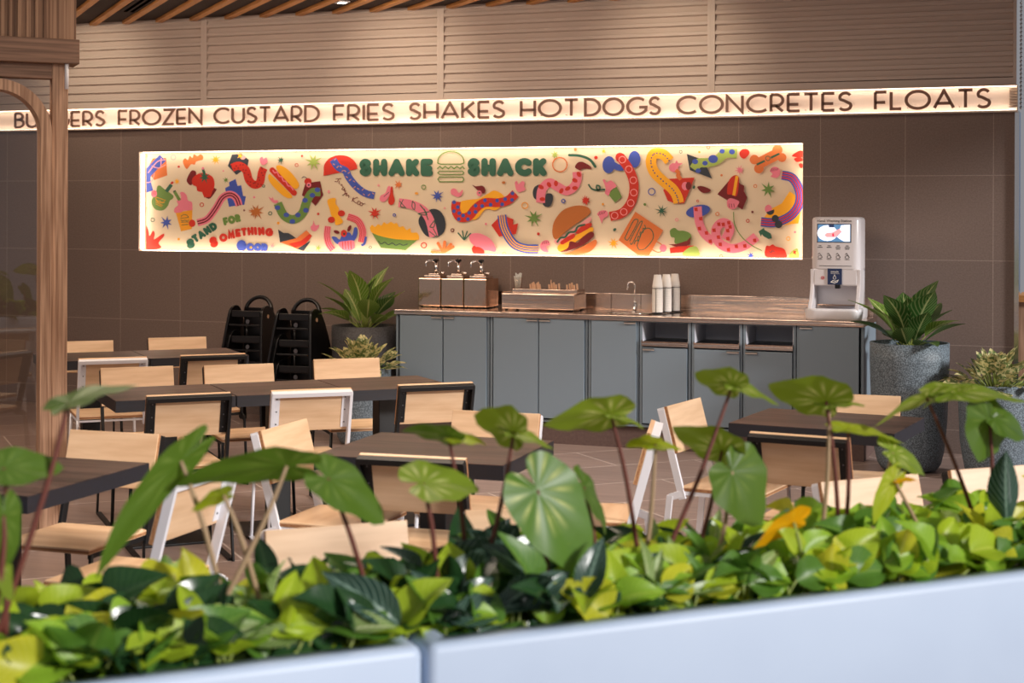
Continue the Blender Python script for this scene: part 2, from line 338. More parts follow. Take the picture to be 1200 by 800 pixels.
# --- stroke letters (unit height), each letter: width, strokes
def arc(cx, cy, rx, ry, a0, a1, n=14):
    return [(cx+rx*math.cos(math.radians(a0+(a1-a0)*k/n)), cy+ry*math.sin(math.radians(a0+(a1-a0)*k/n))) for k in range(n+1)]
GL = {
 'E': (.48, [[(.0, 0), (0, 1)], [(0, 1), (.48, 1)], [(0, .40), (.43, .40)], [(0, 0), (.48, 0)]]),
 'F': (.46, [[(.0, 0), (0, 1)], [(0, 1), (.46, 1)], [(0, .40), (.41, .40)]]),
 'R': (.52, [[(0, 0), (0, 1)], [(0, 1), (.22, 1)]+arc(.22, .67, .28, .33, 90, -90)+[(0, .34)], [(.2, .34), (.5, 0)]]),
 'B': (.5, [[(0, 0), (0, 1)], [(0, 1), (.2, 1)]+arc(.2, .77, .24, .23, 90, -90)+[(0, .54)], [(.2, .54)]+arc(.2, .27, .30, .27, 90, -90)+[(0, 0)]]),
 'S': (.5, [arc(.25, .75, .22, .25, 28, 212)+[(.2, .56), (.35, .44)]+arc(.24, .25, .24, .25, 30, -150)]),
 'O': (.96, [arc(.48, .5, .48, .5, 0, 360, 30)]),
 'C': (.82, [arc(.5, .5, .48, .5, 48, 312, 24)]),
 'G': (.90, [arc(.5, .5, .48, .5, 48, 330, 24)+[(.93, .44), (.60, .44)]]),
 'Z': (.56, [[(0, 1), (.56, 1), (0, 0), (.56, 0)]]),
 'N': (.66, [[(0, 0), (0, 1), (.66, 0), (.66, 1)]]),
 'U': (.62, [[(0, 1), (0, .31)]+arc(.31, .31, .31, .31, 180, 360)+[(.62, 1)]]),
 'T': (.56, [[(0, 1), (.56, 1)], [(.28, 1), (.28, 0)]]),
 'A': (.78, [[(0, 0), (.39, 1), (.78, 0)], [(.12, .27), (.66, .27)]]),
 'D': (.72, [[(0, 0), (0, 1), (.24, 1)]+arc(.24, .5, .48, .5, 90, -90)+[(0, 0)]]),
 'I': (.0, [[(0, 0), (0, 1)]]),
 'H': (.62, [[(0, 0), (0, 1)], [(.62, 0), (.62, 1)], [(0, .42), (.62, .42)]]),
 'K': (.56, [[(0, 0), (0, 1)], [(.54, 1), (.02, .42)], [(.18, .58), (.56, 0)]]),
 'L': (.42, [[(0, 1), (0, 0), (.42, 0)]]),
 'M': (.8, [[(0, 0), (.08, 1), (.4, .2), (.72, 1), (.8, 0)]]),
}
def ribbon_outline(pts, w_):
    P = [Vector((p[0], p[1])) for p in pts]; Q = [P[0]]
    for p in P[1:]:
        if (p-Q[-1]).length > 1e-5: Q.append(p)
    P = Q; n = len(P); L = []; R = []
    closed = (P[0]-P[-1]).length < 1e-4
    for i in range(n):
        if closed and i in (0, n-1): a = (P[-1]-P[-2]).normalized(); b = (P[1]-P[0]).normalized()
        else:
            a = (P[i]-P[i-1]).normalized() if i else (P[1]-P[0]).normalized(); b = (P[i+1]-P[i]).normalized() if i < n-1 else a
        t = a+b
        if t.length < .2: t = a
        t.normalize(); nn = Vector((-t.y, t.x)); k = w_/2/max(.42, nn.dot(Vector((-a.y, a.x))))
        L.append(P[i]+nn*k); R.append(P[i]-nn*k)
    return L, R
def stroke3d(mb, pts, w_, y0, y1, m=0):       # pts in (x, z); slab between y0 and y1
    L, R = ribbon_outline(pts, w_); n = len(L); vs = []
    for i in range(n): vs += [(L[i].x, y0, L[i].y), (R[i].x, y0, R[i].y), (L[i].x, y1, L[i].y), (R[i].x, y1, R[i].y)]
    fs = []
    for i in range(n-1):
        a = 4*i; b = a+4; fs += [(a, a+1, b+1, b), (a+2, b+2, b+3, a+3), (a, b, b+2, a+2), (a+1, a+3, b+3, b+1)]
    fs += [(0, 2, 3, 1), (4*n-4, 4*n-3, 4*n-1, 4*n-2)]
    mb.add(vs, fs, m)
lz0, lz1 = .020, Hs-.016; lh = lz1-lz0; sw = .148*lh
words = [('BURGERS', 17, 123.8), ('FROZEN', 138.3, 237.5), ('CUSTARD', 250, 375), ('FRIES', 390.3, 463), ('SHAKES', 479, 592.5), ('HOT', 609.3, 678.5), ('DOGS', 684.5, 775), ('CONCRETES', 792, 999.5), ('FLOATS', 1024, 1162)]
for word, p0, p1 in words:
    xa, xb = wx(p0, 130, YW-.04), wx(p1, 118, YW-.04); gap = .20
    tot = sum(GL[c][0]+gap for c in word)-gap; k = (xb-xa-sw)/tot; x = xa+sw/2
    for c in word:
        gw, st = GL[c]; mb = MB()
        for s_ in st: stroke3d(mb, [(x+p[0]*k, lz0+sw/2+p[1]*(lh-sw)) for p in s_], sw, -.046, -.036)
        mb.tube([(x+gw*k*.05, -.036, lz0+lh*.12), (x+gw*k*.05, -.005, lz0+lh*.12)], .003, 6)
        mb.build('letter', 'letter', t); x += (gw+gap)*k

# ceiling slats, slot vent, little fittings
sp = .3370; xs = wx(110, 30)
dirv = Vector((-.7071, .7071, 0)); k = -2; sl0 = None
while True:
    x = xs+sp*k; k += 1
    if x > XR-.1: break
    q = Vector((x, YW-.045, 0)); L = 3.4
    if sl0 is None:
        sl0 = MB().box((-L/2, 0, -.014), (L, .057, .026)).build('ceiling_slat', 'slat_wood'); o = sl0
        tag(o, 'long wooden slat in the diagonal row fixed under the dark ceiling', 'ceiling slat', 'wooden slats under the ceiling')
    else: o = sl0.copy(); COL.objects.link(o)
    o.location = (q.x+.02, q.y, CEIL); o.rotation_euler = (0, 0, math.radians(135))
v0 = at_z(164, 4, CEIL); t = thing('slot_vent', 'narrow black slot air vent in the ceiling between the slats', 'air vent', (v0.x, v0.y, CEIL), math.radians(135))
MB().b2(-.5, .5, -.075, .075, -.006, 0).build('vent_plate', 'dark_ceiling', t); MB().b2(-.5, .5, -.04, -.012, -.008, -.006).b2(-.5, .5, .012, .04, -.008, -.006).build('slot', 'slot_black', t)
v1 = at_z(401, 1.5, CEIL); t = thing('ceiling_downlight', 'small white square downlight fitting between the ceiling slats', 'downlight', (v1.x, v1.y, CEIL), math.radians(135))
MB().b2(-.06, .06, -.045, .045, -.012, 0).build('trim_ring', 'white_steel', t); MB().b2(-.04, .04, -.028, .028, -.014, -.012).build('lens', 'led', t)
for o_ in t.children: pass

# ================================================================== mural
panel = thing('mural_light_box', 'wide lit mural of colourful food and dancing arm shapes on the back wall', 'mural', ((MX0+MX1)/2, YW, MZ0))
ox, oz = (MX0+MX1)/2, MZ0
PY = D-.002
MB().b2(MX0-ox, MX1-ox, PY, PY+.01, 0, MZ1-oz).build('mural_board', 'board', panel)
e = .010
MB().b2(MX0-ox, MX1-ox, .002, PY, 0, .003).b2(MX0-ox, MX1-ox, .002, PY, MZ1-oz-.003, MZ1-oz).b2(MX0-ox, MX0-ox+.003, .002, PY, .003, MZ1-oz-.003).b2(MX1-ox-.003, MX1-ox, .002, PY, .003, MZ1-oz-.003).build('reveal', 'lip', panel)
a0, a1 = .030, .075
MB().b2(MX0-ox+.02, MX1-ox-.02, a0, a1, .0035, .0065).b2(MX0-ox+.02, MX1-ox-.02, a0, a1, MZ1-oz-.0065, MZ1-oz-.0035).b2(MX0-ox+.0035, MX0-ox+.0065, a0, a1, .02, MZ1-oz-.02).b2(MX1-ox-.0065, MX1-ox-.0035, a0, a1, .02, MZ1-oz-.02).build('light_strip', 'led', panel)
PAL = dict(r=(206, 44, 24), o=(240, 160, 34), O=(222, 118, 56), g=(108, 142, 66), G=(44, 96, 74), b=(62, 84, 176), p=(236, 128, 148), m=(116, 14, 20), k=(46, 52, 62), y=(250, 176, 30), c=(240, 216, 178), t=(190, 108, 44), l=(160, 180, 84), P=(240, 160, 160), B=(40, 60, 140))
keys = list(PAL); pm = [mat('mural_paint_'+k, PAL[k], .65) for k in 'roOgGbpmkycstlPB' if k in PAL]; PK = [k for k in 'roOgGbpmkycstlPB' if k in PAL]
art = MB(); _lay = [0]
TL = {1: (160, 170, 140/862), 2: (290, 170, 140/862), 3: (420, 170, 140/862), 4: (550, 170, 140/830), 5: (680, 165, .175), 6: (805, 165, .175), 0: (0, 0, 1)}
_T = [1]
def mp(p):
    a, b, s = TL[_T[0]]; q = at_y(a+p[0]*s, b+p[1]*s, YW+PY)
    return (min(max(q.x-ox, MX0-ox+.012), MX1-ox-.012), min(max(q.z-oz, .012), MZ1-oz-.012))
def lay(): _lay[0] += 1; return PY-.0006-.00004*_lay[0]
def poly2(c, pts):
    y = lay(); q = [mp(p) for p in pts]; art.add([(a, y, b) for a, b in q], [tuple(range(len(q)))], PK.index(c))
def blob(c, pts): poly2(c, [(p.x, p.y) for p in spline([(a, b) for a, b in pts], 5, True)])
def ell(c, x, y, rx, ry=None, ang=0, n=20):
    ry = ry or rx; ca, sa = math.cos(math.radians(ang)), math.sin(math.radians(ang))
    poly2(c, [(x+rx*math.cos(2*PI*k/n)*ca-ry*math.sin(2*PI*k/n)*sa, y+rx*math.cos(2*PI*k/n)*sa+ry*math.sin(2*PI*k/n)*ca) for k in range(n)])
def band(c, pts, w_, sm=True, off=0, caps=False):
    P = [(p.x, p.y) for p in spline(pts, 6)] if sm else pts
    L, R = ribbon_outline(P, w_)
    if off:
        L2, R2 = ribbon_outline(P, 2*abs(off)); C_ = L2 if off > 0 else R2; L, R = ribbon_outline([(p.x, p.y) for p in C_], w_)
    y = lay(); q = [mp((p.x, p.y)) for p in L]+[mp((p.x, p.y)) for p in R]; n = len(L)
    art.add([(a, y, b) for a, b in q], [(i, i+1, n+i+1, n+i) for i in range(n-1)], PK.index(c))
    if caps:
        for p in (P[0], P[-1]): ell(c, p[0], p[1], w_/2, n=12)
def ringg(c, x, y, r, w_): band(c, arc(x, y, r, r, 0, 360, 18), w_, False)
def star(c, x, y, R_, n=8, rot=0, inner=.36):
    poly2(c, [(x+(R_ if k % 2 == 0 else R_*inner)*(1+.12*((k*7) % 3-1))*math.cos(PI*k/n+rot), y+(R_ if k % 2 == 0 else R_*inner)*(1+.12*((k*7) % 3-1))*math.sin(PI*k/n+rot)) for k in range(2*n)])
def dots(c, pts, r):
    for x, y in pts: ell(c, x, y, r, n=8)
def along(pts, n, jit=0, off=(0,)):
    P = spline(pts, 12); out = []
    for i in range(n):
        j = int((i+.5)*(len(P)-1)/n); a = P[j]; t_ = (P[min(j+1, len(P)-1)]-P[j-1 if j else 0]).normalized(); nn = Vector((-t_.y, t_.x)); o_ = off[i % len(off)]; out.append((a.x+nn.x*o_, a.y+nn.y*o_))
    return out
# tile 1
_T[0] = 1
poly2('O', [(118, 95), (214, 92), (222, 218), (128, 252), (64, 180)])
band('b', [(190, 92), (112, 170), (70, 230), (90, 335)], 62); band('P', [(110, 150), (160, 165), (212, 140)], 6); band('P', [(84, 200), (150, 120), (210, 105)], 6); band('P', [(60, 270), (110, 260), (130, 200)], 6); band('P', [(178, 92), (176, 160)], 6)
star('l', 70, 80, 17, 6); star('y', 292, 262, 26, 9)
ringg('P', 266, 88, 17, 5); ell('r', 305, 156, 9, 8)
blob('O', [(335, 115), (352, 95), (370, 108), (385, 78), (404, 92), (415, 66), (440, 80), (460, 66), (480, 80), (478, 104), (452, 112), (430, 120), (420, 140), (395, 138), (380, 155), (362, 172), (345, 150)])
star('y', 572, 105, 38, 8, .2)
blob('g', [(150, 300), (170, 292), (200, 316), (262, 360), (262, 385), (240, 402), (225, 440), (190, 470), (140, 465), (112, 430), (112, 390), (140, 350)]); band('G', [(215, 335), (252, 285)], 26, False); ell('r', 257, 272, 12, 9, -40); ell('p', 127, 350, 22, 26)
for i in range(3): band('r', [(112, 340+i*9), (142, 334+i*9)], 2.5, False)
band('o', arc(175, 385, 36, 30, 200, 20, 8)+[(208, 398), (142, 374)], 4, False)
band('o', [(140, 392), (155, 404), (170, 402), (185, 416), (203, 414)], 4, False); band('o', [(138, 410), (190, 436)], 4, False); band('o', [(140, 424), (182, 444)], 4, False)
blob('m', [(398, 184), (432, 202), (400, 285), (372, 275), (364, 245)]); blob('m', [(510, 375), (578, 316), (560, 350), (530, 385)])
poly2('m', [(548, 300), (578, 318), (530, 386), (500, 380)])
blob('r', [(430, 215), (480, 200), (540, 222), (562, 262), (556, 320), (520, 350), (480, 340), (440, 330), (432, 300), (406, 285), (402, 245)]); poly2('r', [(470, 330), (560, 300), (535, 372), (490, 378)])
star('G', 492, 232, 48, 7, .3, .32); band('G', [(492, 225), (480, 170)], 18); ell('p', 480, 168, 10)
poly2('o', [(284, 488), (404, 466), (400, 604), (322, 622)])
blob('p', [(275, 486), (276, 455), (300, 432), (292, 400), (322, 380), (316, 342), (340, 340), (362, 362), (372, 398), (400, 412), (404, 450), (400, 468), (340, 474), (320, 486)])
band('g', [(312, 398), (272, 330)], 22, False); poly2('k', [(266, 330), (284, 324), (280, 334), (270, 340)]); ell('r', 402, 564, 24, 27)
band('G', arc(348, 525, 28, 24, 200, 350, 8)+[(318, 528)], 4, False); band('G', [(320, 540), (335, 548), (350, 540), (364, 548), (378, 540)], 4, False); band('G', [(322, 556), (376, 554)], 4, False); band('G', [(326, 576), (374, 572)], 4, False)
star('b', 216, 558, 50, 7, .4); ringg('G', 117, 539, 13, 5); ell('y', 68, 452, 7); ell('o', 305, 678, 9)
blob('r', [(56, 600), (70, 580), (86, 620), (95, 655), (120, 618), (132, 640), (128, 680), (190, 640), (200, 655), (160, 705), (178, 740), (90, 755), (55, 720)])
poly2('b', [(640, 310), (672, 294), (668, 268), (716, 244), (730, 295), (756, 288), (770, 366), (790, 370), (778, 430), (668, 444)])
cur = [(440, 560), (510, 535), (570, 460), (620, 380), (675, 355), (720, 380), (742, 436)]
band('p', cur, 52); band('m', cur, 10, off=8); band('m', cur, 10, off=-9)
ringg('r', 472, 430, 13, 6); ell('m', 778, 470, 7); star('g', 646, 252, 24, 7); ell('p', 627, 186, 6); ell('p', 850, 376, 8); star('t', 850, 484, 42, 8, .1)
poly2('k', [(690, 68), (758, 64), (812, 106), (800, 160), (722, 214), (660, 150)]); ell('P', 768, 88, 20, 16); star('y', 750, 78, 26, 5)
snake = [(690, 165), (740, 148), (790, 180), (812, 250), (850, 285), (890, 270), (905, 200), (920, 165)]
band('r', snake, 58); dots('m', along(snake, 26, off=(-16, 12, 0, 18, -8)), 5)
# lettering helper for the bubble words
def bubble(c, word, p0, p1, h, wgt, arcdrop=0.0, gapk=.27):
    tot = sum(max(GL[ch][0], .12)*.8+gapk+wgt*.55 for ch in word); a = Vector(p0); b_ = Vector(p1); d = (b_-a); L = d.length; d.normalize(); up = Vector((d.y, -d.x)); x = 0.
    for ch in word:
        gw, st = GL[ch]; gwid = max(gw, .12)*.8; s_ = L/tot
        mid = (x+gwid/2)/tot; drop = arcdrop*4*mid*(1-mid)
        for pl in st:
            q = []
            for (u, v) in pl:
                P = a+d*((x+wgt*.3+u*.8)*s_)+up*(h*(wgt/2+v*(1-wgt))+drop); q.append((P.x, P.y))
            if len(q) <= 4:
                for e0, e1 in zip(q, q[1:]): band(c, [e0, e1], wgt*h, False)
                for e_ in q: ell(c, e_[0], e_[1], wgt*h/2, n=12)
            else:
                band(c, q, wgt*h, False)
                for e_ in (q[0], q[-1]): ell(c, e_[0], e_[1], wgt*h/2, n=12)
        x += gwid+gapk+wgt*.55
bubble('G', 'S', (372, 748), (440, 738), 70, .42); bubble('G', 'TAND', (430, 706), (600, 594), 60, .34); bubble('g', 'FOR', (640, 580), (764, 548), 58, .34)
bubble('r', 'S', (548, 742), (606, 726), 78, .42); bubble('r', 'OMETHING', (608, 706), (1000, 666), 60, .33, 34)
bubble('b', 'G', (735, 764), (800, 762), 78, .40); bubble('b', 'OOD', (802, 766), (955, 768), 60, .36)
# tile 2
_T[0] = 2
blob('p', [(92, 100), (110, 84), (120, 100), (140, 90), (148, 120), (128, 142), (104, 138)]); star('G', 244, 108, 28, 7, .5); ell('r', 397, 78, 8); ringg('r', 358, 144, 11, 4); ringg('G', 120, 295, 9, 4)
blob('y', [(210, 160), (240, 146), (300, 180), (360, 250), (376, 290), (360, 314), (330, 306), (250, 230)]); blob('y', [(160, 210), (200, 240), (320, 360), (310, 382), (270, 372), (200, 310), (156, 250)])
band('r', [(182, 180), (340, 345)], 40, False, caps=True); band('p', [(186, 180), (200, 200), (218, 196), (232, 225), (250, 228), (262, 258), (280, 262), (296, 292), (316, 298), (334, 325)], 8)
star('l', 480, 122, 62, 8, .3)
poly2('m', [(470, 268), (528, 260), (550, 360), (494, 438), (460, 400), (396, 362), (420, 280)]); ell('r', 440, 262, 26, 24); ell('p', 446, 288, 18, 17); ell('k', 446, 288, 7); band('k', [(396, 238), (412, 228), (432, 240)], 5)
c2 = [(222, 420), (270, 510), (340, 535), (400, 490), (430, 410), (470, 345), (530, 338)]
band('g', c2, 62); 
for i, (x, y) in enumerate(along(c2, 8, off=(14, -15))): ell('b', x, y, 20, 17)
blob('p', [(155, 372), (176, 385), (186, 375), (196, 396), (222, 398), (218, 416), (185, 412)]); star('t', 70, 480, 60, 8, .2); ringg('G', 168, 492, 12, 5); ell('o', 226, 562, 10); ell('r', 514, 496, 9); ell('P', 590, 336, 9, 12)
poly2('k', [(225, 608), (262, 632), (300, 634), (330, 652), (364, 678), (240, 704)]); poly2('O', [(240, 700), (360, 670), (430, 614), (470, 655), (400, 735), (370, 750)]); poly2('r', [(300, 712), (390, 690), (452, 640), (470, 656), (420, 715), (350, 742)]); poly2('k', [(360, 748), (460, 690), (410, 762)])
blob('p', [(460, 590), (476, 570), (480, 545), (490, 572), (505, 580), (520, 574), (514, 600), (490, 622), (466, 612)]); star('P', 184, 728, 24, 5); star('l', 515, 742, 24, 5); star('y', 30, 738, 14, 5)
poly2('r', [(552, 222)]+arc(675, 170, 122, 98, 170, 360, 14)+[(796, 172)])
c3 = [(620, 105), (660, 160), (710, 185), (740, 240), (790, 300), (850, 345), (920, 365)]
band('b', c3, 52)
for i, (x, y) in enumerate(along(c3, 16, off=(-14, 12, 2))): band('o', [(x-7, y-4 if i % 2 else y+6), (x+7, y+5 if i % 2 else y-6)], 5, False)
for pts in ([(640, 245), (680, 240)], [(664, 240), (652, 262), (634, 262)], [(668, 258), (664, 274), (672, 280)], [(676, 292), (684, 284), (690, 300)], [(700, 300), (684, 318), (700, 322), (706, 310), (702, 334)], [(712, 322), (706, 350), (690, 362), (712, 350), (722, 345)], [(724, 348), (716, 366), (736, 362), (734, 380)], [(770, 374), (756, 408)], [(800, 376), (764, 394), (790, 420)]): band('m', pts, 4.5)
for x, y, r in ((808, 416, 12), (826, 426, 10)): ringg('m', x, y, r, 4.5)
band('m', [(838, 424), (856, 420)], 4)
blob('y', [(580, 405), (600, 385), (640, 384), (640, 420), (664, 455), (662, 500), (692, 545), (680, 568), (640, 576), (634, 545), (610, 510), (596, 460)]); ell('r', 682, 492, 26, 22); ell('r', 610, 538, 26, 22)
c4 = [(585, 585), (578, 650), (590, 710), (620, 755)]; band('p', c4, 46)
for o_ in (-14, 0, 14): band('r', c4, 5, off=o_ or .1)
c5 = [(728, 515), (800, 545), (836, 620), (826, 700)]; band('p', c5, 50)
for o_ in (-16, -4, 9, 20): band('r', c5, 6, off=o_)
blob('b', [(612, 665), (640, 660), (670, 680), (690, 640), (740, 630), (760, 650), (776, 595), (796, 600), (796, 650), (770, 690), (700, 705), (650, 712)])
blob('p', [(660, 705), (720, 690), (770, 690), (776, 740), (740, 762), (690, 752)]); 
for x in (690, 710, 730, 750): band('r', [(x, 692), (x+4, 750)], 5, False)
ell('m', 648, 626, 22, 12, 20); ell('m', 740, 600, 12, 24, 25); ell('r', 700, 636, 22, 26); ell('k', 702, 640, 8); band('b', [(860, 660), (848, 710), (826, 722)], 16)
# tile 3
_T[0] = 3
bubble('G', 'SHAKE', (20, 224), (562, 224), 126, .36, gapk=.27); _T[0] = 4; bubble('G', 'SHACK', (0, 216), (560, 216), 126, .36, gapk=.27); _T[0] = 3
band('g', [(578, 130)]+arc(672, 118, 94, 72, 175, 365, 14)+[(765, 130), (740, 138), (600, 138), (578, 130)], 8, False)
band('g', [(574, 172), (592, 154), (612, 170), (632, 154), (654, 170), (674, 154), (696, 170), (716, 154), (738, 170), (756, 154), (770, 172)], 8, False)
for z in ((188, 212), (230, 264)): band('g', [(590, z[0]), (756, z[0]), (766, (z[0]+z[1])/2), (754, z[1]), (592, z[1]), (578, (z[0]+z[1])/2), (590, z[0])], 7, False)
star('O', 294, 286, 36, 7, .5); ell('P', 151, 290, 9); ringg('g', 476, 303, 15, 6); ell('o', 424, 348, 12, 9); star('b', 575, 366, 48, 8, .2); star('r', 124, 490, 50, 8, .3); ringg('b', 265, 504, 9, 6); ringg('r', 478, 722, 19, 7); ringg('G', 92, 736, 9, 4)
blob('p', [(218, 300), (236, 300), (234, 350), (210, 395), (180, 410), (160, 395), (166, 365), (200, 345)]); blob('r', [(240, 305), (252, 302), (256, 350), (268, 400), (250, 430), (226, 424), (222, 395), (234, 350)]); band('k', [(190, 372), (226, 340)], 4, False)
poly2('g', [(104, 634), (432, 682), (346, 758), (168, 740)])
blob('y', [(90, 600), (106, 575), (124, 590), (150, 570), (172, 580), (190, 556), (212, 568), (240, 554), (262, 566), (284, 562), (300, 590), (330, 585), (352, 612), (380, 600), (388, 630), (430, 632), (444, 670), (420, 684), (260, 676), (120, 640)])
band('k', [(150, 690), (170, 712), (196, 700), (222, 718), (250, 706), (276, 722), (304, 712), (330, 722), (362, 712)], 6)
blob('k', [(440, 560), (462, 500), (540, 460), (600, 480), (632, 550), (620, 630), (560, 664), (490, 650)])
c6 = [(296, 415), (390, 430), (470, 470), (520, 540), (550, 660)]; band('p', c6, 64)
band('G', [(300, 400), (345, 450)], 6); band('G', [(330, 392), (310, 440), (350, 452)], 6); band('G', [(390, 410), (412, 420), (410, 465), (392, 440), (400, 400)], 6); band('G', [(450, 430), (500, 500), (440, 495), (520, 480)], 7); band('G', [(480, 460), (510, 540)], 7); band('G', [(520, 590), (555, 545), (550, 590), (522, 592)], 7); band('G', [(515, 620), (572, 660), (545, 600)], 6)
blob('p', [(672, 325), (690, 312), (712, 320), (730, 345), (758, 320), (752, 356), (728, 374), (690, 362), (674, 350)]); ell('P', 628, 454, 7); ringg('m', 684, 614, 11, 6)
for a_ in (-70, -100, -130, -45): band('G', [(768, 684), (768+70*math.cos(math.radians(a_)), 684+70*math.sin(math.radians(a_)))], 9)
for a_ in (-172, -118, -84, -52, -35): band('O', [(620, 782), (620+84*math.cos(math.radians(a_)), 782+84*math.sin(math.radians(a_)))], 22, False, caps=True)
ell('r', 850, 752, 26, 30)
# tile 4
_T[0] = 4
blob('p', [(4, 640), (20, 616), (80, 614), (150, 650), (188, 710), (184, 740), (140, 732), (80, 722), (20, 680)]); blob('r', [(38, 722), (64, 706), (104, 726), (106, 756), (70, 758)])
blob('y', [(-60, 400), (0, 380), (70, 372), (130, 340), (180, 316), (238, 345), (250, 390), (190, 452), (120, 445), (60, 510), (20, 515), (-50, 480)])
c7 = [(-85, 392), (-88, 450), (-60, 500), (0, 495), (50, 440), (110, 400), (200, 400), (270, 385), (326, 336)]
band('r', c7, 62)
for i, (x, y) in enumerate(along(c7, 18, off=(15, -15))): ell('b', x, y, 13)
blob('m', [(26, 276), (50, 286), (70, 284), (100, 284), (118, 310), (108, 336), (84, 330), (60, 310)]); ell('p', 74, 334, 18, 20); ell('G', 76, 332, 6)
blob('p', [(322, 262), (338, 250), (346, 272), (372, 250), (390, 262), (386, 290), (396, 308), (360, 326), (334, 316)]); ell('t', 243, 260, 12, 9); ringg('o', 391, 419, 21, 6); star('g', 454, 508, 62, 8, .3); ell('r', 485, 616, 10); ell('p', 121, 547, 8)
ringg('O', 634, 136, 50, 8); star('l', 600, 68, 32, 7); ell('O', 742, 32, 10); ringg('b', 658, 388, 12, 7); ringg('l', 248, 752, 10, 4)
poly2('r', [(158, 556), (228, 484), (312, 515), (308, 552), (344, 544), (330, 616), (214, 636)])
c8 = [(232, 486), (250, 580), (310, 680), (390, 716), (484, 720)]; band('b', c8, 62)
for o_ in (-15, 1, 17): band('y', c8, 8, off=o_)
blob('k', [(446, 330), (460, 290), (500, 276), (500, 330), (480, 376), (456, 368)]); blob('k', [(516, 400), (540, 340), (580, 340), (586, 380), (566, 425), (530, 426)])
c9 = [(500, 400), (510, 310), (560, 262), (620, 290), (680, 318), (730, 290), (754, 240), (752, 186)]; band('p', c9, 62)
for i, (x, y) in enumerate(along(c9, 9, off=(12, -14))): ell('r', x, y, 20, 14, 30*i)
blob('m', [(740, 155), (756, 124), (786, 116), (820, 130), (850, 150), (850, 166), (820, 166), (790, 166), (775, 176)]); band('G', [(700, 70), (770, 74), (840, 100), (880, 150)], 18, caps=True)
star('r', 812, 384, 34, 6, .4)
blob('p', [(498, 690), (520, 664), (552, 662), (566, 690), (540, 706), (556, 742), (520, 738), (502, 720)])
for i in range(4): band('m', [(510+i*14, 690-i*3), (520+i*12, 668-i*0)], 4, False)
# hamburger
blob('t', [(582, 590), (600, 520), (660, 450), (750, 420), (826, 430), (846, 470), (800, 510), (700, 580), (620, 650), (590, 640)])
blob('P', [(596, 660), (640, 640), (760, 560), (840, 500), (846, 530), (770, 586), (660, 670), (610, 684)]); blob('y', [(620, 700), (700, 650), (850, 570), (856, 610), (760, 660), (720, 700), (640, 740)])
blob('r', [(640, 670), (700, 628), (734, 616), (736, 640), (690, 670), (650, 690)]); blob('r', [(744, 604), (790, 560), (850, 540), (850, 566), (800, 598), (760, 616)]); band('G', [(614, 676), (640, 644), (670, 638), (700, 606), (740, 600), (760, 566), (810, 552)], 14)
blob('m', [(640, 740), (690, 712), (706, 668), (756, 676), (790, 640), (850, 600), (870, 630), (800, 690), (700, 730)]); blob('O', [(640, 752), (700, 745), (800, 700), (880, 656), (888, 690), (840, 740), (740, 762)])
# tile 5
_T[0] = 5
ell('r', 110, 113, 12); star('y', 162, 70, 20, 7)
ell('b', 196, 160, 42, 58, 5); ell('b', 368, 124, 40, 56); band('b', [(210, 150), (280, 180), (360, 120)], 42)
c10 = [(270, 105), (330, 190), (364, 290), (350, 400), (290, 480), (204, 506)]; band('r', c10, 62, caps=False); ell('r', 272, 112, 32)
for (x, y) in along(c10, 7): ringg('P', x, y, 22, 5)
blob('p', [(118, 490), (140, 468), (180, 468), (190, 500), (160, 520), (150, 552), (140, 530), (130, 505)]); 
for i in range(4): band('m', [(128+i*12, 500-i*4), (138+i*12, 474-i*2)], 3.5, False)
poly2('g', [(194, 360), (244, 300), (284, 374), (238, 414)]); blob('p', [(156, 262), (172, 262), (180, 278), (210, 266), (240, 290), (244, 310), (210, 330), (196, 366), (170, 350), (176, 320)]); band('G', [(60, 290), (84, 322), (130, 330), (136, 306), (116, 300), (120, 326), (172, 326)], 11)
star('r', 44, 400, 34, 7, .4); ell('o', 157, 424, 8); ell('G', 236, 594, 12, 9, -45); star('y', 228, 684, 40, 8, .3); ringg('b', 483, 340, 22, 6); ell('g', 437, 426, 9); star('G', 549, 468, 46, 8, .25, .28); ringg('p', 651, 528, 9, 4); ringg('G', 677, 74, 9, 4)
poly2('r', [(600, 254), (770, 246), (700, 418), (640, 420), (590, 400), (560, 330), (580, 310)])
c11 = [(602, 135), (560, 92), (500, 88), (478, 140), (500, 210), (560, 270), (620, 320), (652, 370), (664, 416)]; band('y', c11, 70)
dots('B', along(c11, 26), 5)
blob('p', [(600, 170), (620, 150), (640, 150), (650, 130), (662, 150), (690, 150), (664, 172), (660, 200), (630, 210), (604, 196)]); band('O', [(645, 195), (662, 215), (660, 235), (680, 258)], 26); ell('p', 708, 303, 24, 28); ell('m', 730, 302, 19, 27); ell('G', 766, 310, 8, 12, 20)
blob('m', [(788, 312), (810, 302), (850, 312), (880, 330), (860, 346), (820, 346)])
poly2('O', [(374, 474), (560, 598), (466, 766), (388, 762), (262, 664)])
for pts in ([(304, 650), (356, 545), (380, 525), (390, 545), (330, 655), (310, 660), (304, 650)], [(336, 672), (400, 552), (418, 552), (356, 684), (340, 682)], [(366, 692), (376, 668), (390, 668), (392, 640), (408, 640), (406, 612), (426, 612), (426, 586), (442, 586), (436, 562)], [(386, 700), (420, 610), (460, 584), (490, 610), (490, 660), (440, 720), (400, 728), (386, 700)]): band('G', pts, 6)
band('O', [(510, 670), (545, 690), (560, 710)], 7); band('O', [(480, 722), (520, 744), (550, 740)], 7); ell('p', 560, 718, 24, 26)
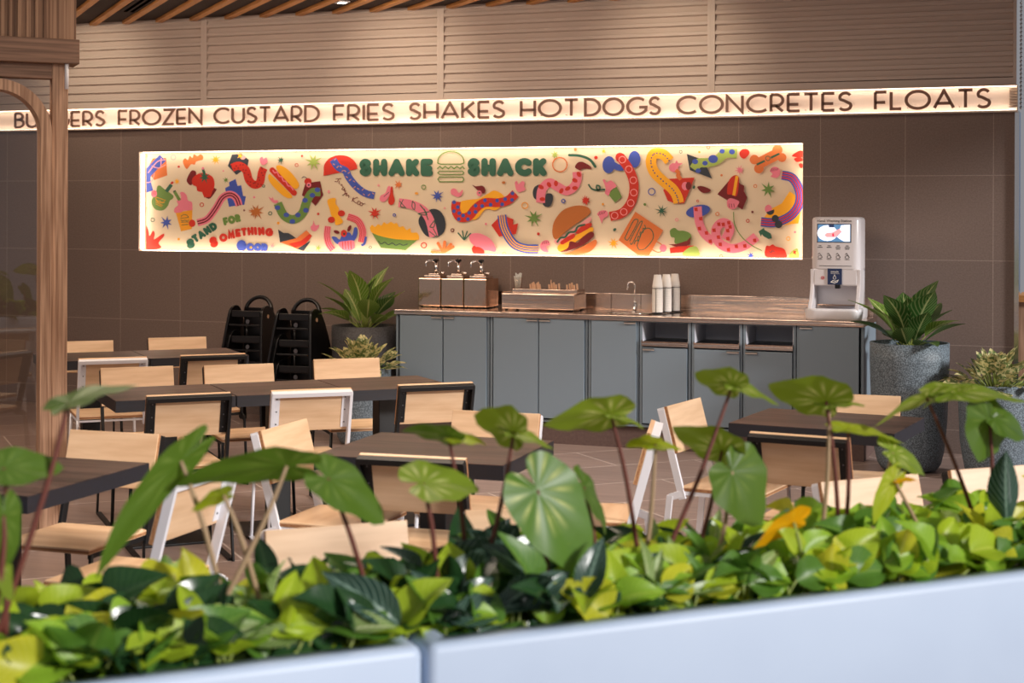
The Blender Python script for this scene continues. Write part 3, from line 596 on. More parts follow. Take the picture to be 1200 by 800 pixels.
blob('g', [(606, 600), (636, 582), (662, 600), (700, 602), (740, 620), (748, 660), (700, 690), (640, 686), (636, 650), (612, 640)]); poly2('m', [(596, 692), (650, 690), (720, 668), (746, 640), (740, 692), (680, 720)]); poly2('r', [(604, 716), (660, 706), (768, 700), (720, 742), (608, 752)]); blob('l', [(690, 762), (730, 716), (780, 706), (800, 740), (796, 768)])
# tile 6
_T[0] = 6
poly2('k', [(4, 88), (92, 120), (140, 180), (172, 252), (24, 196)])
c12 = [(50, 190), (84, 150), (150, 145), (210, 125), (260, 85), (340, 86)]; band('l', c12, 62)
for (x, y, r) in ((60, 140, 20), (126, 150, 18), (180, 122, 32), (240, 70, 18), (306, 74, 20), (80, 200, 18)): ell('b', x, y, r, r*.85)
blob('r', [(356, 80), (376, 58), (410, 58), (424, 80), (410, 104), (386, 120), (362, 106)]); star('p', 358, 196, 34, 9, .2); ell('O', 236, 231, 8); ell('y', 88, 76, 7); ringg('O', 148, 44, 10, 4)
band('O', [(470, 160), (630, 78)], 74, False); ell('O', 456, 126, 32); ell('O', 486, 186, 32); ell('O', 610, 62, 34); ell('O', 640, 112, 30)
band('G', [(472, 160), (526, 134)], 13, False); band('G', [(566, 114), (624, 86)], 13, False); ringg('G', 546, 118, 15, 5)
blob('r', [(710, 96), (760, 66), (790, 80), (780, 110), (720, 108)]); blob('r', [(722, 120), (760, 110), (786, 130), (740, 142)]); blob('r', [(752, 160), (770, 150), (784, 170), (768, 184)])
blob('p', [(560, 200), (580, 176), (610, 178), (628, 200), (624, 232), (600, 248), (566, 240), (576, 222)]); 
for i in range(4): band('m', [(564+i*13, 206-i*2), (576+i*13, 184)], 3.5, False)
poly2('m', [(208, 358), (290, 262), (346, 270), (366, 290), (388, 300), (386, 336), (408, 380), (376, 460)]); blob('r', [(274, 352), (284, 270), (320, 232), (350, 240), (352, 290), (338, 368), (300, 360)]); band('y', [(340, 235), (318, 366)], 20, False)
blob('p', [(274, 400), (300, 384), (352, 404), (346, 430), (330, 452), (300, 458), (276, 440)])
for i in range(3): band('m', [(286+i*16, 420), (290+i*16, 446)], 3.5, False)
ringg('O', 462, 303, 10, 5); ringg('O', 209, 489, 11, 5); ringg('r', 412, 535, 10, 5); ell('m', 443, 476, 8); ringg('r', 77, 403, 7, 4); star('g', 548, 326, 54, 7, .3)
ell('b', 80, 470, 82, 40, -12)
c13 = [(76, 440), (86, 540), (120, 620), (186, 676)]; band('p', c13, 56)
c14 = [(262, 660), (290, 600), (280, 560), (236, 550), (198, 600), (220, 680), (300, 720), (390, 700), (470, 640)]; band('p', c14, 62)
for i, (x, y) in enumerate(along(c13, 5, off=(12, -14))+along(c14, 13, off=(12, -12, 4))): poly2('r', [(x-12, y-10), (x+10, y-14), (x+13, y+12), (x-8, y+11)])
band('g', [(317, 475), (325, 560), (370, 640), (440, 700), (508, 735)], 6)
poly2('G', [(484, 606), (520, 582), (524, 596), (566, 620), (574, 652), (550, 656), (520, 640), (506, 624), (500, 640)]); ringg('y', 683, 654, 12, 5)
poly2('y', [(500, 540), (560, 460), (640, 418), (692, 338), (734, 368), (770, 460), (750, 552), (640, 566)])
c15 = [(640, 230), (710, 250), (756, 330), (756, 420), (700, 500), (600, 545), (500, 542)]; band('b', c15, 62)
for o_ in (-17, 0.1, 17): band('r', c15, 8, off=o_)
ell('p', 550, 456, 24, 28); poly2('k', arc(562, 468, 28, 28, -20, 160, 10)); ell('k', 596, 520, 24); ell('k', 618, 558, 26); ell('p', 728, 610, 7)
blob('r', [(530, 770), (530, 720), (540, 700), (556, 704), (580, 692), (600, 706), (650, 720), (668, 750), (668, 780), (600, 786)]); band('k', [(556, 740), (570, 746), (574, 736), (592, 744)], 4); blob('l', [(692, 780), (700, 744), (740, 720), (750, 740), (752, 780)]); band('r', [(720, 735), (732, 760)], 8, False); band('r', [(735, 738), (716, 752)], 8, False); star('b', 432, 768, 28, 7); ringg('O', 234, 770, 9, 4)
art.build('mural_print', pm, panel, fix=False)

# ================================================================== counter and cabinets
YF, ZC = 10.61, .955                       # front face of the cabinets, top of the worktop
def cx(px): return wx(px, 440, YF)
ZD0 = at_y(720, 493.5, YF).z; ZU = ZC-.036
def cabinet(px0, px1, doors, label, niche=False, end=False):
    x0, x1 = cx(px0), cx(px1); W = x1-x0; t = thing('base_cabinet', label, 'cabinet', (x0, YF, ZD0-.03), 0, 'blue-grey cabinets under the steel worktop'); z1 = ZU-(ZD0-.03); dep = YW-YF-.012
    s = .018; b = MB(); zn = z1-.165
    b.b2(.0005, s, 0, dep, 0, z1); b.b2(W-s, W-.0005, 0, dep, 0, z1); b.b2(s, W-s, 0, dep, 0, s); b.b2(s, W-s, dep-.01, dep, s, z1); b.b2(s, W-s, .004, dep-.01, z1-s*.6, z1)
    if niche: b.b2(s, W-s, .02, dep-.01, zn-.02, zn)
    b.build('body', 'cab_blue', t)
    if niche:
        n_ = MB(); n_.b2(s+.0005, s+.004, .004, .34, zn, z1-.012).b2(W-s-.004, W-s-.0005, .004, .34, zn, z1-.012).b2(s+.004, W-s-.004, .336, .34, zn, z1-.012); n_.build('niche_liner', 'cab_in', t)
        MB().b2(s+.005, W-s-.005, .03, .335, zn+.012, zn+.022).build('tray_mat', 'cab_dark', t)
        tr = MB(); tr.b2(s, W-s, -.022, -.018, zn-.012, zn+.022); tr.b2(s, W-s, -.018, .03, zn+.0, zn+.012); tr.b2(s, s+.003, -.018, .2, zn, zn+.03); tr.b2(W-s-.003, W-s, -.018, .2, zn, zn+.03); tr.build('tray', 'steel', t)
    top = (zn-.024) if niche else z1-.004
    dx = [(cx(a)-x0, cx(c)-x0, h) for a, c, h in doors]
    for a, c, h in dx:
        d = MB().b2(a+.001, c-.001, -.020, -.002, .03, top).build('door', 'cab_blue', t, bevel=.0015)
        hw = .085; hx = a+.004 if h == 'L' else c-.004-hw
        MB().b2(hx, hx+hw, -.034, -.021, top-.010, top-.004).b2(hx, hx+hw, -.034, -.031, top-.018, top-.004).build('door_pull', 'copper_tab', d)
    return t
cabinet(464, 573.5, [(469.5, 519.6, 'R'), (520.6, 571, 'L')], 'leftmost two-door blue-grey cabinet under the three pump boxes')
cabinet(574.5, 688.5, [(579, 631.6, 'R'), (632.4, 685.5, 'L')], 'two-door blue-grey cabinet under the steel condiment organiser')
cabinet(689.5, 748.5, [(693.5, 746.5, 'R')], 'single-door blue-grey cabinet under the tap')
cabinet(749.5, 809.5, [(753.5, 805.8, 'L')], 'blue-grey cabinet with open shelf under the paper cups', True)
cabinet(810.5, 869.8, [(814, 867.5, 'R')], 'middle one of the three blue-grey cabinets with an open shelf', True)
cabinet(870.8, 932.5, [(873.5, 929, 'L')], 'blue-grey cabinet with open shelf next to the hand washing end', True)
cabinet(933.5, 1012, [(937, 1007, 'L')], 'rightmost blue-grey cabinet under the hand washing machine')
struct(MB().b2(cx(464), cx(1012), YF+.03, YW-.002, 0, ZD0-.031).build('trim_2', 'plinth_tile'), 'brown tiled plinth under the cabinets')
t = thing('worktop', 'long brushed steel worktop with upstand running over the cabinets', 'worktop', (cx(463.2), YF, ZU))
WX = cx(1013)-cx(463.2)
MB().b2(0, WX, -.03, YW-YF-.003, 0, .036).build('counter_slab', 'steel', t, bevel=.003)
ux = wx(492, 350)-cx(463.2); cuts = [ux, wx(717, 350)-cx(463.2), wx(752, 350)-cx(463.2), WX-.02]
for a, c in zip(cuts, cuts[1:]): MB().b2(a, c-.002, YW-YF-.02, YW-YF-.004, .0365, .036+.125).build('upstand', 'steel', t, bevel=.002)
MB().lathe([(.0, 0), (.16, 0), (.165, .002), (.165, .003), (.0, .003)], (wx(735, 366, 10.85)-cx(463.2), .3, .0365), 24).build('sink_rim', 'chrome', t)

# pump boxes
def local_text(body, size, m, parent, loc, rot=(PI/2, 0, 0), ex=.0004, align='CENTER', name='lettering', sx=1):
    cu = bpy.data.curves.new(name, 'FONT'); cu.body = body; cu.size = size; cu.align_x = align; cu.extrude = ex
    tmp = bpy.data.objects.new(name, cu); COL.objects.link(tmp); dg = bpy.context.evaluated_depsgraph_get(); me = bpy.data.meshes.new_from_object(tmp.evaluated_get(dg)); bpy.data.objects.remove(tmp)
    me.materials.clear(); me.materials.append(M[m]); o = bpy.data.objects.new(name, me); COL.objects.link(o); o.parent = parent; o.location = loc; o.rotation_euler = rot; o.scale = (sx, 1, 1); return o
px_ = at_y(490, 358, 10.92)
pw = (at_y(570, 358, 10.92).x-px_.x)/3; names = ['leftmost polished steel pump box on the worktop', 'middle polished steel pump box of the three', 'rightmost polished steel pump box, nearest the condiment organiser']
for i in range(3):
    t = thing('sauce_pump_box', names[i], 'sauce dispenser', (px_.x+pw*(i+.5), 10.92+.13, ZC), 0, 'steel sauce pump boxes')
    hb = .215; b = MB(); b.box((0, 0, .012+hb/2), (pw-.003, .26, hb)); b.build('housing', 'steel_box', t, bevel=.006)
    f = MB()
    for sx in (-1, 1):
        for sy in (-1, 1): f.lathe([(.008, 0), (.010, .012)], (sx*(pw/2-.02), sy*.105, 0), 10)
    f.build('foot', 'black_plastic', t)
    MB().box((0, 0, hb+.022), (pw*.72, .16, .02)).box((0, 0, hb+.038), (pw*.45, .10, .016)).build('lid', 'steel', t, bevel=.004)
    MB().lathe([(.014, 0), (.014, .06), (.010, .064), (.010, .10)], (0, 0, hb+.046), 14).build('pump_body', 'chrome', t)
    MB().lathe([(.020, 0), (.024, .012), (.020, .02), (.006, .022)], (0, 0, hb+.140), 14).build('pump_knob', 'black_plastic', t)
    MB().tube(spline([(0, 0, hb+.125), (-.03, -.02, hb+.145), (-.062, -.05, hb+.135), (-.062, -.055, hb+.10)], 5), .007, 8).tube([(.02, 0, hb+.055), (.075, -.02, hb+.05)], .009, 8).build('spout', 'chrome', t)

# condiment organiser
oy = 10.80; xa, xb = at_y(587.5, 358, oy).x, at_y(672.5, 360, oy).x; W = xb-xa
t = thing('condiment_organiser', 'stepped steel condiment organiser on the worktop', 'organiser', ((xa+xb)/2, oy+.15, ZC)); zt = .150
MB().box((0, 0, .015+.0575), (W, .30, .115)).build('case', 'steel', t, bevel=.006)
MB().b2(-W/2+.05, W/2-.01, -.05, .15, .1305, .160).build('raised_shelf', 'steel', t, bevel=.003)
f = MB()
for sx in (-1, 1):
    for sy in (-1, 1): f.lathe([(.012, 0), (.014, .015)], (sx*(W/2-.03), sy*.12, 0), 10)
f.build('foot', 'black_plastic', t)
gx = at_y(607, 330, oy+.2); cup = thing('straw_holder', 'clear cup of white wrapped straws on the steel organiser', 'straws', (gx.x, oy+.20, ZC+.160))
MB().lathe([(.030, 0), (.036, .085), (.034, .085), (.028, .003)], (0, 0, 0), 18).build('cup', 'glass', cup)
s = MB()
for i in range(16):
    a = i*2.4; r = .004+.0014*i; s.tube([(r*.8*math.cos(a), r*.8*math.sin(a), .004), (r*1.35*math.cos(a), r*1.35*math.sin(a), .105+.012*math.sin(i*3))], .0042, 6)
o = s.build('straws', 'paper_w', cup); o['kind'] = 'stuff'
for i, (pxx, n, lb) in enumerate(((627.5, 7, 'left bunch of short wooden stirrers on the organiser shelf'), (649.5, 5, 'middle bunch of wooden stirrers with one standing tall'), (670.5, 5, 'right bunch of short wooden stirrers on the organiser shelf'))):
    g0 = at_y(pxx, 332, oy+.17); t2 = thing('stirrer_bunch', lb, 'wooden stirrers', (g0.x, oy+.17, ZC+.160), 0, 'bunches of wooden stirrers'); s = MB()
    for k in range(n): s.box((-.038+k*.076/(n-1), .006*((k*5) % 3-1), .018+.004*((k*7) % 3)), (.012, .016, .036+.008*((k*7) % 3)), 0, Matrix.Rotation(.12*((k*3) % 3-1), 3, 'Y'))
    if i == 1: s.box((-.03, .012, .035), (.009, .006, .07))
    s.build('stirrers', 'stick', t2, bevel=.003)

# tap
tx = at_y(744, 364, 11.02); t = thing('tap', 'slim chrome gooseneck tap behind the small sink', 'tap', (tx.x, 11.02, ZC))
MB().lathe([(.026, 0), (.026, .006), (.016, .012), (.014, .07), (.016, .075), (.009, .085)], (0, 0, 0), 16).build('tap_body', 'chrome', t)
MB().tube([(0, 0, .08), (0, 0, .19)]+[(-.0275+.0275*math.cos(a*PI/8), -.01*a/8, .195+.028*math.sin(a*PI/8)) for a in range(9)]+[(-.055, -.012, .165)], .006, 10).build('spout', 'chrome', t)
MB().tube([(.014, 0, .045), (.045, -.01, .06)], .005, 8).build('lever', 'chrome', t)

# cup rack with nested cups
rx = at_y(770.5, 364, 10.83); t = thing('cup_rack', 'black wire rack holding the stacks of white paper cups', 'cup rack', (rx.x, 10.83, ZC)); spots = [(0, 0), (.034, .12), (.066, .24)]
s = MB()
for (a, b_) in spots:
    for k in range(3): an = 2*PI*k/3+.5; s.tube([(a+.043*math.cos(an), b_+.043*math.sin(an), .012), (a+.043*math.cos(an), b_+.043*math.sin(an), .19)], .0022, 6)
    s.tube([(a+.043*math.cos(2*PI*k/16), b_+.043*math.sin(2*PI*k/16), .19) for k in range(17)], .0022, 6, caps=False); s.tube([(a+.043*math.cos(2*PI*k/16), b_+.043*math.sin(2*PI*k/16), .014) for k in range(17)], .0022, 6, caps=False)
s.tube([(-.05, -.05, .004), (.02, .29, .004)], .004, 6); s.tube([(.05, -.05, .004), (.115, .29, .004)], .004, 6); s.tube([(-.05, -.05, .004), (.05, -.05, .004)], .004, 6); s.tube([(.02, .29, .004), (.115, .29, .004)], .004, 6)
s.build('wire_frame', 'black_steel', t)
cup0 = None; lbs = ['white paper cup in the front stack of the wire rack', 'white paper cup in the middle stack of the wire rack', 'white paper cup in the rear stack of the wire rack']
for si, (a, b_) in enumerate(spots):
    for k in range(16):
        if cup0 is None: cup0 = c = MB().lathe([(.0, .088), (.026, .088), (.027, .084), (.038, .004), (.040, .002), (.0395, 0), (.037, .002), (.025, .082), (.0, .082)], (0, 0, 0), 20).build('paper_cup', 'paper')
        else: c = cup0.copy(); COL.objects.link(c)
        c.location = (rx.x+a, 10.83+b_, ZC+.012+k*.0125); tag(c, lbs[si] if k < 15 else 'topmost '+lbs[si], 'paper cup', 'paper cups in the '+('front', 'middle', 'rear')[si]+' stack')

# hand washing machine
hx = at_y(978.5, 375, 10.70); hw = thing('hand_washing_machine', 'white hand washing machine with lit screen on the right end of the worktop', 'hand washing station', (hx.x-.004, 10.78, ZC))
bd = MB(); loft(bd, [(rrect(0, .10, .33, .30, .05), .34), (rrect(0, .10, .335, .30, .05), .36), (rrect(0, .10, .335, .30, .05), .69), (rrect(0, .10, .325, .29, .05), .705), (rrect(0, .10, .29, .25, .04), .712)]); bd.build('head', 'white_plastic', hw)
bk = MB(); loft(bk, [(rrect(0, .17, .33, .17, .04), .10), (rrect(0, .17, .33, .17, .04), .345)]); bk.build('back_body', 'white_gloss', hw)
for sx in (-1, 1):
    c = MB(); prof = [(p.x, p.y) for p in spline([(-.052, .35), (-.048, .28), (-.055, .22), (-.09, .15), (-.135, .105), (-.155, .07)], 4)]+[(.1, .07), (.1, .35)]
    c.prism(prof, 'x', sx*.146, sx*.172); c.build('side_cheek', 'white_plastic', hw, bevel=.008)
bs = MB(); lv = [(rrect(-.004, .05, .375, .40, .06), 0), (rrect(-.004, .045, .385, .42, .07), .02), (rrect(-.004, .04, .39, .43, .08), .065), (rrect(-.004, .04, .385, .425, .08), .080), (rrect(-.004, .04, .36, .40, .075), .084), (rrect(-.004, .04, .335, .375, .07), .075), (rrect(-.004, .05, .27, .31, .08), .040), (rrect(-.004, .05, .08, .1, .03), .03)]
loft(bs, lv); bs.build('basin', 'white_gloss', hw)
MB().b2(-.126, .108, -.052, -.048, .535, .665).build('bezel', 'ink', hw)
sc_ = MB(); y = -.0525
scm = [mat('screen_blue', (40, 80, 110), .3, emit=((92, 132, 170), 1.0)), mat('screen_white', (220, 220, 230), .3, emit=((224, 232, 250), 1.15)), mat('screen_skin', (200, 140, 140), .3, emit=((222, 158, 160), 1.0)), mat('screen_red', (200, 40, 60), .3, emit=((210, 50, 80), 1.0)), mat('screen_dark', (30, 40, 60), .3, emit=((36, 50, 84), 1.0))]
def sp_(pts, m, k): sc_.add([(a, y-.0003*k, b) for a, b in pts], [tuple(range(len(pts)))], m)
sp_([(-.12, .54), (.102, .54), (.102, .66), (-.12, .66)], 0, 0); sp_([(-.12+.065+.07*math.cos(a*PI/8), .60+.055*math.sin(a*PI/8)) for a in range(16)], 1, 1); sp_([(-.045, .64), (-.01, .64), (-.01, .66), (-.045, .66)], 4, 2)
sp_([(-.075, .585), (-.06, .572), (.0, .572), (.045, .61), (.035, .635), (-.02, .605), (-.06, .602)], 2, 3); sp_([(.01, .575), (.03, .56), (.06, .543), (.10, .543), (.10, .66), (.04, .655), (.03, .625), (.045, .61)], 1, 4); sp_([(-.02, .577), (-.008, .577), (-.010, .600), (-.022, .596)], 3, 5)
sc_.build('screen', scm, hw, fix=False)
local_text('Hand Washing Station', .0262, 'ink', hw, (-.008, -.0508, .677), ex=.0008)
MB().lathe([(.002, 0), (.002, .001)], (.12, 0, 0), 6).build('status_lamp', 'red', hw, loc=(-.0, -.052, .665))
for i in range(4):
    x = -.105+i*.062; cp = MB()
    for j, wd in enumerate((.02, .034, .028)[:2+(i > 1)]): cp.b2(x-wd/2, x+wd/2, -.0512, -.0505, .510-j*.011, .515-j*.011)
    cp.build('printed_caption', 'ink', hw); ic = MB()
    stroke3d(ic, arc(x, .435, .013, .011, 0, 360, 12), .003, -.0515, -.0505); stroke3d(ic, [(x-.014, .452), (x-.004, .462), (x+.006, .448), (x+.016, .43)], .003, -.0515, -.0505); stroke3d(ic, [(x-.016, .418), (x+.016, .418)], .003, -.0515, -.0505)
    ic.build('printed_icon', 'ink', hw)
MB().b2(-.11, .11, -.052, -.0505, .372, .375).build('printed_line', 'ink', hw)
MB().b2(-.052, .046, -.058, -.052, .245, .355).build('instruction_label', 'navy', hw)
local_text('smixin', .021, 'paper', hw, (-.003, -.0585, .327))
wi = MB(); stroke3d(wi, [(-.03, .320), (.03, .320)], .0015, -.0588, -.0582); stroke3d(wi, [(-.003, .313), (-.012, .294)]+arc(-.003, .290, .009, .009, 170, 370, 8)+[(-.003, .313)], .003, -.0588, -.0582); stroke3d(wi, [(-.028, .262), (-.016, .272), (.004, .268), (.022, .276), (.014, .262), (-.004, .256), (-.028, .262)], .005, -.0588, -.0582); wi.build('label_symbol', 'paper', hw)
rm = MB(); stroke3d(rm, arc(-.086, .29, .010, .010, 0, 360, 14), .003, -.0525, -.0505); stroke3d(rm, [(-.092, .284), (-.080, .296)], .003, -.0525, -.0505); rm.build('warning_mark', 'red', hw)
MB().b2(-.152, .152, -.0505, .1, .235, .355).build('front_apron', 'white_plastic', hw, bevel=.01)
MB().box((.018, -.05, .232), (.034, .05, .028)).box((-.01, -.03, .242), (.10, .03, .008)).build('water_nozzle', 'black_plastic', hw, bevel=.003)

# ================================================================== tables
def make_table(W, Dp, label, group=None):
    t = thing('table', label, 'table', (0, 0, 0), 0, group)
    tp = MB(); tp.b2(-W/2, W/2, -Dp/2, Dp/2, .693, .7475, 1); tp.b2(-W/2+.001, W/2-.001, -Dp/2+.001, Dp/2-.001, .7476, .750, 0)
    n = 5
    tp.build('tabletop', ['table_wood', 'table_edge'], t)
    MB().b2(-.055, .055, -.055, .055, .012, .685).build('column', 'black_steel', t, bevel=.004)
    MB().b2(-.21, .21, -.21, .21, 0, .012).build('base_plate', 'black_steel', t, bevel=.003)
    MB().b2(-.15, .15, -.15, .15, .685, .693).build('top_bracket', 'black_steel', t)
    return t
def place_table(c, ang, W, Dp, label, group=None):
    t = make_table(W, Dp, label, group); t.location = (c.x, c.y, 0); t.rotation_euler = (0, 0, ang); return t
def v2(a): return Vector((math.cos(a), math.sin(a), 0))
A45 = math.radians(45); q = at_z(135, 470, .75); q.z = 0; u = v2(A45); n_ = v2(A45+PI/2)
rowlb = ['dark wood table at the left end of the middle row', 'dark wood table in the centre of the middle row of three', 'dark wood table at the right end of the middle row']
w3 = 1.80/3
for i in range(3): place_table(q+u*(w3*(i+.5))+n_*.30, A45, w3-.006, .60, rowlb[i], 'tables in the middle row')
q = at_z(176, 420, .75); q.z = 0; e_ = at_z(288, 415, .75); e_.z = 0; wT = min((e_-q).length, .68)
place_table(q+u*(wT/2)+n_*.31, A45, wT-.006, .62, 'right-hand dark wood table of the far row, near the high chairs', 'tables in the far row')
place_table(q-u*(wT/2)+n_*.31, A45, wT-.006, .62, 'left-hand dark wood table of the far row, partly behind the wooden column', 'tables in the far row')
def mid(*ps):
    s_ = Vector((0, 0, 0))
    for p in ps: s_ += p
    s_ /= len(ps); s_.z = 0; return s_
place_table(mid(at_z(370, 535, .75), at_z(597, 543, .75), at_z(642, 517, .75), at_z(444, 505, .75)), math.radians(3), .755, .66, 'square dark wood table standing alone in the centre, behind tall stems')
place_table(mid(at_z(867, 493, .75), at_z(1047, 511, .75), at_z(1077, 488, .75), at_z(897, 479, .75)), math.radians(-6), .73, .60, 'dark wood table on the right in front of the cabinets')
c5_ = at_z(176, 543, .75); place_table(Vector((c5_.x-.38, c5_.y-.36, 0)), math.radians(2), .76, .72, 'dark wood table cut off by the left edge of the view')

# ================================================================== chairs
def make_chair(frame, label):
    t = thing('chair', label, 'chair'); fm = frame
    MB().b2(-.195, .195, -.165, .225, .437, .457).build('seat', 'maple', t, bevel=.003)
    MB().b2(-.1955, .1955, -.1655, .2255, .4405, .4505).build('seat_edge_band', 'ply_edge', t)
    a = Vector((0, -.155, .40)); b_ = Vector((0, -.262, .80)); d = (b_-a).normalized(); nrm = Vector((0, d.z, -d.y))   # nrm points forward
    def L(s_): return a+d*s_
    LT = (b_-a).length; R = Matrix(((1, 0, 0), (0, nrm.y, d.y), (0, nrm.z, d.z)))
    pc = L(LT-.104)+nrm*.026
    MB().box(pc, (.400, .019, .212), 0, R).build('backrest', 'maple', t, bevel=.002)
    MB().box(pc, (.4012, .011, .2115), 0, R).build('backrest_edge_band', 'ply_edge', t)
    f = MB()
    for sx in (-1, 1): f.bar((sx*.194, L(0).y, L(0).z), (sx*.194, L(LT-.006).y, L(LT-.006).z), .015, .034)
    f.box(L(LT-.011), (.398, .036, .022), 0, R); 
    f.bar((-.19, -.150, .425), (.19, -.150, .425), .02, .012, side=(0, 1, 0))
    bf = f.build('back_frame', fm, t, bevel=.0015)
    for sx in (-1, 1):
        p = MB(); p.box(L(LT-.104)+nrm*.0145+Vector((sx*.172, 0, 0)), (.034, .004, .185), 0, R)
        pl = p.build('mounting_plate', fm, bf)
        bo = MB()
        for k in (-1, 0, 1): bo.box(L(LT-.104+k*.065)+nrm*.0115+Vector((sx*.170, 0, 0)), (.006, .003, .006), 0, R)
        bo.build('bolts', 'bolt', pl)
    for sx in (-1, 1):
        MB().bar((sx*.196, -.150, .428), (sx*.202, -.215, .405), .010, .032).bar((sx*.202, -.213, .414), (sx*.212, -.255, .0), .010, .030).build('leg', fm, t, bevel=.0015)
        MB().tube([(sx*.190, .205, .432), (sx*.205, .225, .012)], .009, 8).build('leg', fm, t)
        MB().bar((sx*.205, -.245, .008), (sx*.205, .235, .008), .026, .012).build('floor_runner', fm, t)
        MB().bar((sx*.188, -.15, .428), (sx*.188, .215, .428), .010, .017).build('seat_rail', fm, t)
    return t
protos = {}
def chair(frame, M_, ang, view, label, group=None, tilt=0):
    """M_: ground point under the middle of the top edge of the backrest; ang: left-to-right direction of that edge as seen"""
    if frame not in protos: protos[frame] = o = make_chair(frame, label)
    else: o = copy_tree(protos[frame])
    a = math.radians(ang); r = a if view == 'rear' else a+PI
    fac = Vector((-math.sin(r), math.cos(r), 0)); o.location = (M_.x+fac.x*.255, M_.y+fac.y*.255, 0); o.rotation_euler = (0, 0, r)
    tag(o, label, 'chair', group); return o
def edge(p=None, q=None, ang=None, w_=.40):
    if p and q: return mid(at_z(*p, .8), at_z(*q, .8))
    a = math.radians(ang)
    if p: b = at_z(*p, .8); b.z = 0; return b+v2(a)*w_/2
    b = at_z(*q, .8); b.z = 0; return b-v2(a)*w_/2
G1, G2 = 'chairs at the far row of tables', 'chairs at the middle row of tables'
chair('black_steel', edge(q=(132, 400), ang=43), 43, 'front', 'pale wood chair in the far row beside the wooden column, its back to the wall', G1)
chair('black_steel', edge((173, 397), (241, 396)), 43, 'front', 'pale wood chair facing us behind the far row, left of the stacked high chairs', G1)
chair('white_steel', edge((92, 422), (173, 420)), 43, 'rear', 'white-framed chair with its back to us at the far row of tables', G1)
chair('black_steel', edge((212, 419), (288, 415)), 45, 'rear', 'black-framed chair with its back to us at the far row of tables', G1)
chair('black_steel', edge((117, 433), (202, 430)), 44, 'front', 'plywood chair facing us behind the left end of the middle row', G2)
chair('black_steel', edge((238, 430), (319, 427)), 44, 'front', 'plywood chair facing us behind the centre table of the middle row', G2)
chair('black_steel', edge((367, 422), (443, 421)), 40, 'front', 'pale wood chair facing us behind the middle row, before the small variegated plant', G2)
chair('black_steel', edge((172, 466), (271, 462)), 44, 'rear', 'black-framed chair seen from behind at the left table of the middle row', G2)
chair('white_steel', edge((318, 460), (413, 457)), 41, 'rear', 'white-framed chair seen from behind at the centre table of the middle row', G2)
chair('black_steel', edge((468, 453), (555, 450)), 42, 'rear', 'black-framed chair seen from behind at the right table of the middle row', G2)
chair('black_steel', edge((85, 505), (192, 511)), 2, 'front', 'tan plywood chair facing us behind the table on the left edge')
chair('white_steel', edge((297, 508), (355, 492)), 92, 'front', 'white-framed chair turned right towards the central table, its backrest leaning left')
chair('white_steel', edge(p=(533, 482), ang=2), 2, 'front', 'plywood chair on the far side of the central table, half hidden by leaves')
chair('black_steel', edge(q=(545, 541), ang=5, w_=.40), 5, 'rear', 'black-framed chair with its shaded back to us at the central table')
chair('white_steel', edge(p=(544, 600), ang=30), 30, 'front', 'pale wood chair facing the planter behind the largest green leaf')
chair('white_steel', edge((205, 566), (270, 547)), 91, 'rear', 'white-framed chair turned left towards the table on the left edge')
chair('white_steel', edge(p=(308, 624), ang=43), 43, 'front', 'plywood chair nearest the planter, its backrest just above the foliage')
chair('white_steel', edge(p=(766, 510), ang=103), 103, 'rear', 'white-framed chair seen almost edge-on, left of the one facing the right-hand table')
chair('white_steel', edge((770, 479), (820, 467)), 82, 'front', 'white-framed chair turned right towards the right-hand table, seat in view')
chair('black_steel', edge(q=(1056, 466), ang=1), 1, 'front', 'tan plywood chair behind the right-hand table, before the tall round planter')
chair('black_steel', edge(q=(995, 517), ang=-6), -6, 'rear', 'black-framed chair with its shaded back to us at the right-hand table')
chair('white_steel', edge((950, 568), (1075, 556)), 47, 'front', 'sunlit plywood chair just behind the yellow-green leaves on the right')
chair('black_steel', edge(p=(1108, 553), ang=43), 43, 'front', 'sunlit plywood chair at the right edge behind the dark ribbed leaf')

# ================================================================== stacked high chairs
def make_high(label, grp):
    t = thing('high_chair', label, 'high chair', group=grp)
    for sx in (-1, 1):
        out = [(p.x, p.y) for p in spline([(.215, 0), (.19, .20), (.145, .44), (.115, .52), (.05, .545), (-.02, .52), (-.09, .42), (-.16, .20), (-.215, 0)], 4)]+[(-.16, 0), (-.10, .14), (.0, .19), (.10, .14), (.16, 0)]
        sp2 = MB(); sp2.prism(out, 'x', sx*.150-.011, sx*.150+.011); sp2.v = [(v[0]+sx*(.045-.10*v[2]), v[1], v[2]) for v in sp2.v]; sp2.build('side_panel', 'black_plastic', t, bevel=.005)
    MB().b2(-.150, .150, -.09, .11, .245, .265).build('seat', 'black_plastic', t, bevel=.005)
    MB().b2(-.13, .13, .095, .125, .455, .505).b2(-.14, .14, .135, .150, .385, .40).build('front_bar', 'black_plastic', t, bevel=.004)
    hoop = MB(); P = [(.115*math.cos(PI*k/12), -.075-.03*math.sin(PI*k/12), .50+.105*math.sin(PI*k/12)) for k in range(13)]
    hoop.tube(P, .017, 8); hoop.b2(-.13, .13, -.09, -.07, .30, .52); hoop.build('backrest_hoop', 'black_plastic', t)
    MB().tube([(0, .10, .265), (0, .11, .39)], .012, 8).build('crotch_post', 'black_plastic', t)
    st = MB().prism([(.018*math.cos(2*PI*k/12)-.02, .42+.018*math.sin(2*PI*k/12)) for k in range(12)], 'y', .127, .130).build('round_sticker', 'bolt', t)
    for sx in (-1, 1): MB().prism([(.05+.016*math.cos(2*PI*k/10), .46+.016*math.sin(2*PI*k/10)) for k in range(10)], 'x', sx*.1605, sx*.162).build('side_sticker', 'stick', t)
    return t
h0 = None
